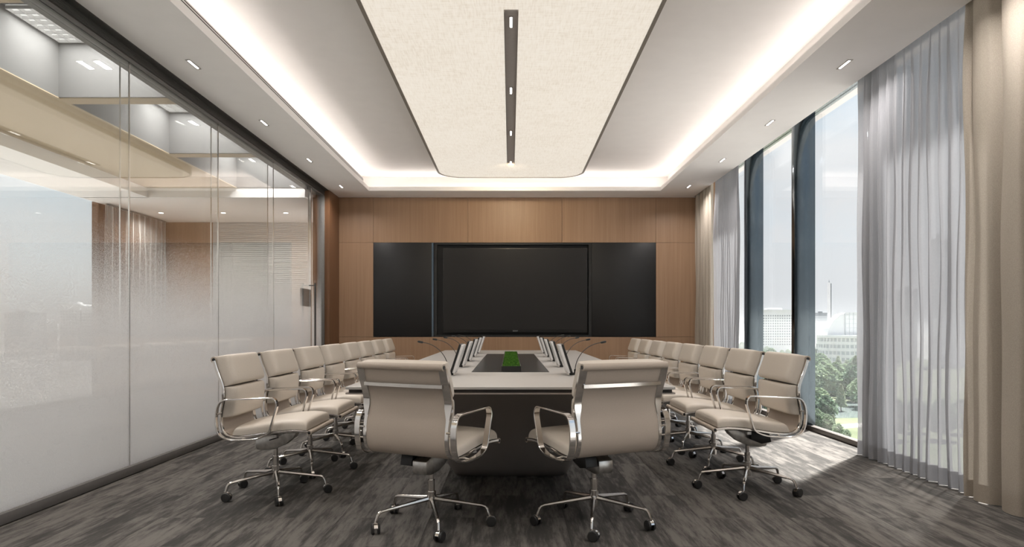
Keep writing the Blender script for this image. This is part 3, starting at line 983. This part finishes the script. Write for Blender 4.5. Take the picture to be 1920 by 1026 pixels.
def pad(s0, s1, thick, hw=HW, n_s=22, n_t=22, ps=13.0, pt=15.0, base=0.0095):
    def sp(k, n):
        a = -1 + 2 * k / n
        return math.copysign(1 - (1 - abs(a)) ** 2.3, a)
    vs, fs = [], []
    for k in range(n_s + 1):
        a = sp(k, n_s)
        s = (s0 + s1) / 2 + a * (s1 - s0) / 2
        x_, z_, nx, nz_ = prof_at(s)
        for j in range(n_t + 1):
            b = sp(j, n_t)
            h = (max(0.0, 1 - abs(a) ** ps)) ** (1 / 4.2) * (max(0.0, 1 - abs(b) ** pt)) ** (1 / 4.0)
            crown = 1.0 - 0.06 * (a * a) - 0.10 * (b * b)
            o_ = base + thick * h * crown
            vs.append((x_ + nx * o_, b * hw, z_ + nz_ * o_))
    W = n_t + 1
    for k in range(n_s):
        for j in range(n_t):
            fs.append((k * W + j, k * W + j + 1, (k + 1) * W + j + 1, (k + 1) * W + j))
    # underside
    o0 = len(vs)
    for k in range(n_s + 1):
        a = sp(k, n_s)
        x_, z_, nx, nz_ = prof_at((s0 + s1) / 2 + a * (s1 - s0) / 2)
        for b in (-1, 1):
            vs.append((x_ + nx * base, b * hw, z_ + nz_ * base))
    for k in range(n_s):
        fs.append((o0 + 2 * k, o0 + 2 * k + 2, o0 + 2 * k + 3, o0 + 2 * k + 1))
    return MB().add(vs, fs)

def loop_round(pts, r=0.03, n=5):
    out = []
    m = len(pts)
    for i in range(m):
        p, a, b = Vector(pts[i][:2]), Vector(pts[i - 1][:2]), Vector(pts[(i + 1) % m][:2])
        rr = pts[i][2] if len(pts[i]) > 2 else r
        da, db = (a - p), (b - p)
        ra, rb = min(rr, da.length * 0.45), min(rr, db.length * 0.45)
        q0, q1 = p + da.normalized() * ra, p + db.normalized() * rb
        for k in range(n + 1):
            t = k / n
            out.append(tuple(q0 * (1 - t) ** 2 + p * 2 * t * (1 - t) + q1 * t * t))
    return out

def chair_proto():
    t = empty('office_chair')
    # sling shell between the side frames
    vs, fs = [], []
    n = len(PROF)
    hw = 0.248
    for i in range(n):
        x_, z_, nx, nz_ = prof_at(LEN[i])
        for o_ in (0.0035, -0.0035):
            for y_ in (-hw, hw):
                vs.append((x_ + nx * o_, y_, z_ + nz_ * o_))
    for i in range(n - 1):
        a, b = i * 4, (i + 1) * 4
        fs += [(a, a + 1, b + 1, b), (a + 2, b + 2, b + 3, a + 3), (a, b, b + 2, a + 2), (a + 1, a + 3, b + 3, b + 1)]
    sh = MB().add(vs, fs)
    sh.cyl((-0.284, -0.262, 0.868), (-0.284, 0.262, 0.868), 0.0185, 16)
    sh.cyl((0.290, -0.262, 0.428), (0.290, 0.262, 0.428), 0.0145, 16)
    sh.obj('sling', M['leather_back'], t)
    pad(S_FRONT, S_SEAT_END, 0.062, ps=22.0).obj('seat_pad', M['leather'], t, angle=60)
    pad(S_LOW0, S_LOW1, 0.070).obj('lower_back_pad', M['leather'], t, angle=60)
    pad(S_LOW1 + 0.004, S_UP1, 0.084).obj('upper_back_pad', M['leather'], t, angle=60)
    for sy in (-1, 1):
        W, Th = [], []
        for i in range(n):
            z_, x_ = PROF[i][1], PROF[i][0]
            up = max(0.0, min(1.0, (z_ - 0.60) / 0.06)) if x_ < -0.15 else 0.0
            W.append(0.021 + 0.024 * up)
            Th.append(0.014 + 0.004 * up)
        MB().band(PROF, W, Th, ymid=sy * 0.252).obj('side_frame', M['chrome'], t, angle=40)
        for (px, pz, pr) in ((-0.284, 0.868, 0.0105), (0.290, 0.428, 0.0085)):
            MB().cyl((px, sy * 0.2615, pz), (px, sy * 0.2635, pz), pr, 14).obj('end_plug', M['black'], t)
        arm = loop_round([(-0.205, 0.632, 0.03), (0.096, 0.643, 0.028), (0.112, 0.60, 0.02), (0.060, 0.425, 0.03), (-0.01, 0.397, 0.03), (-0.165, 0.388, 0.05),
                          (-0.232, 0.412, 0.04), (-0.254, 0.475, 0.04), (-0.254, 0.565, 0.04), (-0.236, 0.615, 0.03)])
        ar = MB().band(arm, 0.033, 0.0085, closed=True, ymid=sy * 0.297).obj('armrest', M['chrome'], t, angle=40)
        pe = MB()
        pe.cyl((-0.250, sy * 0.255, 0.545), (-0.250, sy * 0.300, 0.545), 0.0055, 8)
        pe.cyl((-0.10, sy * 0.255, 0.400), (-0.10, sy * 0.295, 0.393), 0.0055, 8)
        pe.obj('arm_peg', M['chrome'], ar)
    # spreader across the back, slightly bowed
    sp = MB()
    pts = [(-0.262 - 0.010 * (1 - (2 * k / 10 - 1) ** 2), -0.24 + 0.48 * k / 10, 0.772) for k in range(11)]
    vs, fs = [], []
    for (x_, y_, z_) in pts:
        vs += [(x_ - 0.006, y_, z_ - 0.009), (x_ + 0.006, y_, z_ - 0.012), (x_ + 0.004, y_, z_ + 0.010), (x_ - 0.006, y_, z_ + 0.009)]
    for k in range(10):
        a, b = 4 * k, 4 * k + 4
        fs += [(a + i, a + (i + 1) % 4, b + (i + 1) % 4, b + i) for i in range(4)]
    fs += [(3, 2, 1, 0), (40, 41, 42, 43)]
    sp.add(vs, fs).obj('back_spreader', M['chrome_dark_reflection'], t, angle=50)
    us = MB()
    us.band([(0.07, 0.395), (0.07, 0.412)], 0.47, 0.03)
    us.obj('seat_spreader', M['cast'], t)
    # tilt mechanism
    MB().prism([(0.145, 0.395), (0.125, 0.362), (0.075, 0.320), (0.01, 0.292), (-0.06, 0.283), (-0.108, 0.290), (-0.116, 0.312), (-0.112, 0.360), (-0.02, 0.392), (0.05, 0.402)][::-1], 'y', -0.045, 0.045).obj('tilt_housing', M['cast'], t, bevel=0.006)
    MB().prism([(-0.10, 0.385), (-0.112, 0.33), (-0.05, 0.318), (0.02, 0.345), (0.02, 0.395)], 'y', 0.05, 0.125).obj('tension_box', M['black'], t, bevel=0.004)
    MB().cyl((0.03, -0.045, 0.365), (0.03, -0.20, 0.375), 0.004, 8).obj('height_lever', M['grille'], t)
    # gas column
    co = MB()
    co.cyl((0, 0, 0.20), (0, 0, 0.300), 0.0125, 16)
    co.cyl((0, 0, 0.155), (0, 0, 0.242), 0.0185, 16)
    co.cyl((0, 0, 0.090), (0, 0, 0.180), 0.0225, 16, 0.0245)
    co.obj('column', M['chrome'], t)
    for k in range(5):
        a = R(72 * k)
        ca, sa = math.cos(a), math.sin(a)
        def P(r_, z_): return (ca * r_, sa * r_, z_)
        lg_ = MB()
        path = [(0.015, 0.140, 0.017, 0.015), (0.10, 0.130, 0.015, 0.012), (0.20, 0.118, 0.013, 0.010), (0.275, 0.109, 0.0115, 0.008), (0.293, 0.103, 0.011, 0.008), (0.302, 0.090, 0.010, 0.008), (0.314, 0.052, 0.009, 0.0075)]
        vs, fs = [], []
        for i, (r_, z_, w_, h_) in enumerate(path):
            p0, p1 = path[max(i - 1, 0)], path[min(i + 1, len(path) - 1)]
            tr_, tz_ = p1[0] - p0[0], p1[1] - p0[1]
            L = math.hypot(tr_, tz_)
            nr, nz_ = -tz_ / L, tr_ / L
            for q in range(8):
                th_ = 2 * math.pi * q / 8
                lat, up = math.cos(th_) * w_ * 0.8, math.sin(th_) * h_
                vs.append((ca * (r_ + nr * up) - sa * lat, sa * (r_ + nr * up) + ca * lat, z_ + nz_ * up))
        for i in range(len(path) - 1):
            for q in range(8):
                fs.append((i * 8 + q, i * 8 + (q + 1) % 8, (i + 1) * 8 + (q + 1) % 8, (i + 1) * 8 + q))
        fs += [tuple(range(8))[::-1], tuple((len(path) - 1) * 8 + q for q in range(8))]
        lg_.add(vs, fs).obj('leg', M['chrome_dark_reflection'], t)
        # twin wheel caster, swivelled at random
        cx_, cy_ = 0.315 * ca, 0.315 * sa
        sw = (R(20), R(-55), R(75), R(140), R(10))[k] + a
        fx, fy = math.cos(sw), math.sin(sw)
        ox, oy = cx_ + fx * 0.010, cy_ + fy * 0.010
        lx, ly_ = -fy, fx
        rw = 0.0275
        hood = MB()
        pts = []
        for i in range(9):
            th_ = R(15 + 150 * i / 8)
            pts.append((math.cos(th_) * (rw + 0.002), math.sin(th_) * (rw + 0.002)))
        vs, fs = [], []
        for (p, q) in pts:
            for l_ in (-0.0095, 0.0095):
                for kk in (1.0, 0.86):
                    vs.append((ox + fx * p * kk + lx * l_, oy + fy * p * kk + ly_ * l_, rw + q * kk))
        for i in range(8):
            b0, b1 = 4 * i, 4 * i + 4
            fs += [(b0, b0 + 2, b1 + 2, b1), (b0 + 1, b1 + 1, b1 + 3, b0 + 3), (b0, b1, b1 + 1, b0 + 1), (b0 + 2, b0 + 3, b1 + 3, b1 + 2)]
        fs += [(0, 1, 3, 2), (32, 34, 35, 33)]
        hood.add(vs, fs)
        hood.cyl((cx_, cy_, 0.040), (cx_, cy_, 0.060), 0.0065, 8)
        hood.cyl((ox - lx * 0.008, oy - ly_ * 0.008, rw), (ox + lx * 0.008, oy + ly_ * 0.008, rw), 0.006, 8)
        ho = hood.obj('caster', M['chrome'], t)
        for sgn in (-1, 1):
            wv = MB()
            a0, a1 = 0.0085 * sgn, 0.0225 * sgn
            c0 = Vector((ox + lx * a0, oy + ly_ * a0, rw)); c1 = Vector((ox + lx * a1, oy + ly_ * a1, rw))
            cm_ = c0.lerp(c1, 0.8)
            wv.tube([c0, cm_, c1], [rw, rw, rw * 0.86], 20)
            wv.obj('wheel', M['rubber'], ho)
    return t
cp = chair_proto()
index_kids()
ordw = ['first', 'second', 'third', 'fourth', 'fifth', 'sixth', 'seventh', 'eighth']
spots = []
for i in range(8):
    spots.append((-1.50, 4.35 + 0.743 * i, 0.0, 4, '%s cream leather chair from the front in the row beside the glass partition' % ordw[i], 'chairs along the glass partition'))
for i in range(8):
    spots.append((1.557, 4.47 + 0.745 * i, 180.0, -5, '%s cream leather chair from the front in the row beside the windows' % ordw[i], 'chairs along the windows'))
spots.append((-0.427, 3.673, 63.0, 4, 'cream leather chair at the near table end, seen from behind, glass partition side', 'chairs at the near table end'))
spots.append((0.455, 3.70, 117.0, 0, 'cream leather chair at the near table end, seen from behind, window side', 'chairs at the near table end'))
rc = random.Random(21)
for i, (x_, y_, ang, base, lab, grp) in enumerate(spots):
    o = cp if i == 0 else copy_tree(cp)
    o.location = (x_, y_, 0)
    o.rotation_euler = (0, 0, R(ang))
    tag(o, lab, 'chair', grp)
    index_kids_needed = False
    jitter = base if i in (0, 8, 16, 17) else base + rc.uniform(-5, 5)
    o['base_turn'] = jitter
index_kids()
for o in [x for x in bpy.data.objects if x.get('base_turn') is not None]:
    for ch_ in KIDS.get(o.name, ()):
        if ch_.name.split('.')[0] in ('leg', 'caster'):
            ch_.rotation_euler = (0, 0, R(o['base_turn']))
    del o['base_turn']

# ------------------------------------------------------------------ outside: park, pond and city
GZ = -24.0
def ground_mat():
    m, nt, out = new_mat('park_ground')
    n = N(nt)
    a = n.noise(n.pos((0.02, 0.02, 1)), 1.0, 4, 0.55)
    col = n.ramp(a, [(0.36, (0.085, 0.10, 0.06)), (0.48, (0.13, 0.15, 0.085)), (0.56, (0.16, 0.17, 0.115)), (0.70, (0.18, 0.178, 0.145))])
    b = n('ShaderNodeBsdfPrincipled', {'Base Color': col, 'Roughness': 0.95, 'Specular IOR Level': 0.05})
    n.ln(b.outputs[0], out.inputs[0])
    return m
bounce_paving = simple('pale_bounce_paving', (0.31, 0.30, 0.285), 0.9, vary=0.2, scale=0.05)  # pale tone added to bounce daylight up onto the soffits
struct(MB().box(-2500, 2500, -300, 3500, GZ - 1, GZ).obj('ground', bounce_paving, smooth=False))
struct(MB().prism([(38, 95), (150, 95), (330, 560), (120, 560), (48, 180)], 'z', GZ, GZ + 0.03).obj('lawn', ground_mat(), smooth=False))
water = simple('pond_water', (0.16, 0.19, 0.18), 0.08, spec=0.6)
pv = []
for k in range(40):
    a = 2 * math.pi * k / 40
    r_ = 1 + 0.16 * math.sin(3 * a + 1) + 0.08 * math.sin(5 * a)
    pv.append((101 + 46 * r_ * math.cos(a), 207 + 20 * r_ * math.sin(a)))
tag(MB().prism(pv, 'z', GZ, GZ + 0.08).obj('pond', water, smooth=False), 'pale pond between the trees of the park outside the windows', 'pond')
path_m = simple('pale_path', (0.42, 0.40, 0.36), 0.9)
tag(MB().prism([(72, 168), (76, 164), (108, 178), (150, 172), (150, 177), (108, 183)], 'z', GZ, GZ + 0.06).obj('park_path', path_m, smooth=False), 'pale footpath crossing the lawn near the pond outside', 'path')

def leaf_mat(name, d, l):
    m, nt, out = new_mat(name)
    n = N(nt)
    a = n.noise(n.pos((0.9, 0.9, 0.9)), 1.0, 4, 0.6)
    info = n('ShaderNodeObjectInfo')
    s = n.math('ADD', a, n.math('MULTIPLY', n.math('SUBTRACT', info.outputs['Random'], 0.5), 0.25))
    col = n.ramp(s, [(0.3, d), (0.7, l)])
    df = n('ShaderNodeBsdfDiffuse', {0: col})
    tl = n('ShaderNodeBsdfTranslucent', {0: col})
    ms = n('ShaderNodeMixShader', {0: 0.25, 1: df.outputs[0], 2: tl.outputs[0]})
    n.ln(ms.outputs[0], out.inputs[0])
    return m
LEAF = [leaf_mat('dark_leaves', (0.09, 0.14, 0.095), (0.23, 0.31, 0.21)), leaf_mat('mid_leaves', (0.16, 0.22, 0.14), (0.36, 0.43, 0.29)), leaf_mat('pale_leaves', (0.22, 0.26, 0.18), (0.42, 0.46, 0.34))]
BARK = simple('bark', (0.09, 0.07, 0.055), 0.9)
def crown_mesh(seed, mat, tall):
    rr = random.Random(seed)
    mb = MB()
    for i in range(2200):
        # leaf sprays spread over a lumpy crown of unit height
        u = rr.random()
        z_ = 0.18 + 0.82 * u
        prof_ = math.sin(math.pi * min(1.0, 0.12 + 0.86 * u)) ** 0.75
        if tall: prof_ = (1 - u) ** 0.6 * 0.9 + 0.06
        a = rr.uniform(0, 6.28)
        lump = 0.75 + 0.25 * math.sin(3 * a + 9 * u + seed) * math.cos(11 * u + 2 * a)
        r_ = 0.40 * prof_ * lump * math.sqrt(rr.uniform(0.35, 1.0)) * (0.62 if tall else 1.0)
        c = Vector((math.cos(a) * r_, math.sin(a) * r_, z_))
        s_ = rr.uniform(0.018, 0.042)
        d1 = Vector((rr.uniform(-1, 1), rr.uniform(-1, 1), rr.uniform(-0.6, 0.6))).normalized() * s_
        d2 = d1.orthogonal().normalized() * s_ * 0.8
        d2 = Matrix.Rotation(rr.uniform(0, 6.28), 3, d1) @ d2
        mb.add([c - d1, c + d2, c + d1, c - d2], [(0, 1, 2, 3)])
    return mb.mesh('foliage', mat, smooth=False)
CROWNS = [crown_mesh(k, LEAF[k % 3], k in (2, 5)) for k in range(6)]
tb = MB()
tb.tube([(0, 0, 0), (0.005, 0, 0.25), (0.0, 0.008, 0.55), (0, 0, 0.82)], [0.022, 0.017, 0.011, 0.004], 7)
for k in range(5):
    a = k * 1.3
    tb.tube([(0, 0, 0.26 + 0.09 * k), (math.cos(a) * 0.12, math.sin(a) * 0.12, 0.40 + 0.09 * k)], [0.008, 0.003], 5)
TRUNK = tb.mesh('trunk', BARK)
KINDW = ['dark', 'leafy', 'pale conical', 'dark spreading', 'soft green', 'slim pale']
def tree(x_, y_, h_, k, label, group):
    t = empty('tree', (x_, y_, GZ), rz=(x_ * 1.7 + y_) % 6.28)
    tag(t, label, 'tree', group)
    link('foliage', CROWNS[k], t)
    link('trunk', TRUNK, t)
    w_ = 1.15 if k not in (2, 5) else 1.0
    t.scale = (h_ * w_, h_ * w_, h_)
    return t
def at(px, y_):           # world x of an image column at distance y_
    return (px - 957.0) / 1275.0 * y_
rt = random.Random(33)
for (px, yy, h_, k) in ((1519, 168, 8.5, 0), (1534, 172, 9.5, 1), (1547, 168, 8.0, 3), (1530, 157, 6.0, 4), (1551, 155, 5.0, 1), (1562, 160, 4.2, 5), (1577, 200, 8.0, 2), (1573, 150, 3.6, 4), (1588, 148, 2.6, 1),
                        (1612, 212, 9.0, 1), (1626, 205, 9.5, 3), (1508, 158, 7.0, 4), (1450, 170, 10.0, 0), (1470, 185, 11.0, 1), (1430, 190, 12.0, 3), (1645, 165, 8.0, 1), (1680, 150, 9.0, 0), (1720, 160, 8.0, 4), (1765, 150, 9.0, 1), (1805, 158, 8.0, 3)):
    tree(at(px, yy), yy, h_, k, '%s tree on the near bank of the pond outside, %s' % (KINDW[k], 'between the window posts' if px < 1490 else 'in the open window' if px < 1625 else 'behind the wide sheer'), 'trees on the near side of the pond')
ROWN = ('first', 'second', 'third', 'fourth', 'fifth', 'sixth', 'seventh', 'eighth', 'ninth')
for row, (yy, h0) in enumerate(((232, 11.5), (252, 12), (275, 12.5), (305, 12), (345, 12.5), (400, 9.5), (470, 8.5), (540, 8.5), (650, 9))):
    for j in range(16 if row < 5 else 20):
        px = 1395 + (240 if row < 5 else 260) * (j + rt.uniform(-0.35, 0.35)) / (15 if row < 5 else 19)
        y2 = yy + rt.uniform(-9, 9)
        k = rt.choice((0, 1, 1, 3, 4, 4, 2, 5))
        spot_ = 'behind the far window post' if px < 1417 else 'seen through the narrow window' if px < 1484 else 'behind the near window post' if px < 1516 else 'left in the wide window' if px < 1552 else 'middle of the wide window' if px < 1588 else 'right in the wide window' if px < 1624 else 'behind the wide sheer'
        tree(at(px, y2), y2, h0 * rt.uniform(0.7, 1.2), k, '%s tree in the %s row beyond the pond, %s' % (KINDW[k], ROWN[row], spot_), 'trees beyond the pond')

# buildings
WALLW = simple('pale_facade', (0.66, 0.66, 0.66), 0.8, vary=0.03, scale=0.2)
WALLG = simple('grey_facade', (0.16, 0.175, 0.19), 0.6, vary=0.05, scale=0.2)
WIN = simple('dark_facade_glass', (0.07, 0.085, 0.10), 0.25)
WINB = simple('haze_paled_facade_glass', (0.40, 0.43, 0.455), 0.3)  # window glass lightened, distance haze put into its colour
def block(name, label, px0, px1, top_y, dist, depth, cols, rows, wall, win, z_base=GZ, win_frac=0.55, crown=True, gy0=0.1, band=False):
    x0, x1 = at(px0, dist), at(px1, dist)
    zt = EYE + (612 - top_y) * dist / 1275.0
    t = empty(name, ((x0 + x1) / 2, dist, z_base))
    tag(t, label, 'building')
    w_, h_ = (x1 - x0), zt - z_base
    MB().box(-w_ / 2, w_ / 2, 0, depth, 0, h_).obj('walls', wall, t, smooth=False)
    if crown:
        MB().box(-w_ * 0.52, w_ * 0.52, -depth * 0.03, depth * 1.03, h_, h_ + h_ * 0.025).obj('cornice', wall, t, smooth=False)
        MB().box(-w_ * 0.3, w_ * 0.1, depth * 0.3, depth * 0.6, h_ + h_ * 0.025, h_ * 1.07).obj('roof_plant', wall, t, smooth=False)
    mw = MB()
    z0, z1 = h_ * gy0, h_ * 0.93
    sp_ = (z1 - z0) / rows
    for r_ in range(rows):
        za = z0 + sp_ * r_
        if band:
            mw.box(-w_ / 2 - 0.05, w_ / 2 + 0.05, -0.12, depth * 0.98, za, za + sp_ * win_frac)
            continue
        for c in range(cols):
            xa = -w_ / 2 + w_ * (c + 0.22) / cols
            mw.box(xa, xa + w_ / cols * win_frac, -0.12, 0.1, za, za + sp_ * win_frac)
        for c in range(max(2, cols // 2)):
            ya = depth * (c + 0.22) / max(2, cols // 2)
            mw.box(-w_ / 2 - 0.12, -w_ / 2 + 0.1, ya, ya + depth / max(2, cols // 2) * win_frac, za, za + sp_ * win_frac)
    wo_ = mw.obj('windows', win, t, smooth=False)
    if not band: wo_['kind'] = 'stuff'
    return t
block('office_building', 'white office block with rows of small dark windows behind the park trees', 1430, 1500, 583, 600, 22, 16, 12, WALLW, WIN, gy0=0.22)
block('office_building', 'dark grey slab tower on the skyline left of the needle tower', 1535, 1551, 588, 1000, 14, 6, 18, WALLG, WINB, band=True)
block('apartment_building', 'low pale grey blocks on the skyline beside the dark window post', 1519, 1528, 612, 1100, 14, 4, 9, WALLW, WINB)
block('apartment_building', 'slim grey block on the skyline touching the dark grey slab tower', 1529, 1534.5, 611, 1150, 14, 3, 10, WALLG, WINB)
block('apartment_building', 'pale block on the skyline right of the needle tower', 1561, 1574, 612, 1200, 18, 5, 10, WALLW, WINB)
block('office_building', 'tall blue grey tower seen through the wide sheer curtain', 1762, 1778, 452, 420, 9, 5, 34, WALLG, WINB, band=True)
block('office_building', 'grey tower seen through the wide sheer curtain, left of the tallest one', 1700, 1720, 545, 500, 12, 5, 20, WALLG, WINB)
block('office_building', 'broad grey block low behind the wide sheer curtain', 1640, 1688, 590, 430, 16, 9, 11, WALLG, WINB)
block('office_building', 'pale block low behind the near end of the sheer curtain', 1785, 1815, 560, 420, 14, 6, 14, WALLW, WINB)
block('office_building', 'white tower with window rows outside the corridor window', 112, 150, 573, 500, 22, 7, 16, WALLW, WIN, band=False)
block('office_building', 'broad white block with striped windows outside the corridor window', 153, 182, 578, 500, 30, 8, 14, WALLW, WIN, band=True)
block('office_building', 'grey block outside the corridor window at the picture edge', 8, 48, 588, 560, 25, 7, 10, WALLG, WINB)
block('apartment_building', 'low pale row of flats outside the corridor window', 52, 108, 603, 640, 20, 12, 7, WALLW, WINB)
# needle tower
nt_ = empty('needle_tower', (at(1555.5, 1400), 1400, GZ))
tag(nt_, 'very slim pale needle tower rising above the skyline outside', 'tower')
hh = EYE + (612 - 530) * 1400 / 1275 - GZ
MB().box(-3.3, 0.6, -3, 3, 0, hh).obj('pale_shaft', WALLW, nt_, smooth=False)
MB().box(0.6, 3.0, -2, 4, 0, hh * 0.985).obj('grey_shaft', WALLG, nt_, smooth=False)
MB().tube([(-1.0, 0, hh), (-1.0, 0, hh + 6)], [0.8, 0.15], 6).obj('spire', WALLG, nt_)
# round white complex with a sail-like tower
rb = empty('round_building', (at(1618, 330), 345, GZ))
tag(rb, 'large round white building with stacked curved floors and a sail shaped tower outside', 'building')
for k in range(6):
    rad = 17 - 0.5 * k
    z0 = 3.2 * k
    MB().cyl((0, 0, z0), (0, 0, z0 + 1.5), rad, 48).obj('floor_band', WALLW, rb)
    MB().cyl((0, 0, z0 + 1.5), (0, 0, z0 + 3.2), rad - 0.9, 48).obj('window_band', WINB, rb)
    fins = MB()
    for q in range(48):
        a = 2 * math.pi * q / 48
        cx_, cy_ = math.cos(a) * (rad - 0.45), math.sin(a) * (rad - 0.45)
        fins.box(cx_ - 0.25, cx_ + 0.25, cy_ - 0.25, cy_ + 0.25, z0 + 1.5, z0 + 3.2)
    fo_ = fins.obj('fins', WALLW, rb, smooth=False)
    fo_['kind'] = 'stuff'
MB().cyl((0, 0, 19.2), (0, 0, 20.6), 14.5, 48).obj('roof', WALLW, rb)
MB().prism([(-12.0, 20), (-3.0, 20), (-3.0, 31.5), (-5.0, 31.0), (-8.5, 28.0), (-10.8, 24.0)], 'y', -3, 3).obj('sail_wall', WALLW, rb, smooth=False)
gt = MB().box(-2.9, 9.5, -3.5, 5, 20, 32).obj('glass_tower', WALLW, rb, smooth=False)
lines = MB()
for q in range(5):
    lines.box(-2.9, 9.5, -3.65, -3.5, 22 + 2.2 * q, 22.12 + 2.2 * q)
for q in range(7):
    lines.box(-2.9 + 2.0 * q, -2.75 + 2.0 * q, -3.65, -3.5, 20, 32)
lines.obj('window_grid', WINB, gt, smooth=False)

# thin summer haze over the park and city
hz_m, hz_nt, hz_out = new_mat('summer_haze')
hn = N(hz_nt)
hv = hn('ShaderNodeVolumeScatter', {'Color': (0.95, 0.97, 1.0, 1), 'Density': 0.0005, 'Anisotropy': 0.1})
hn.ln(hv.outputs[0], hz_out.inputs['Volume'])
hz = MB().box(40, 1500, 100, 1600, GZ + 0.2, 6).obj('haze', hz_m, smooth=False)
tag(hz, 'thin white summer haze over the park and city outside', 'haze', kind='stuff')
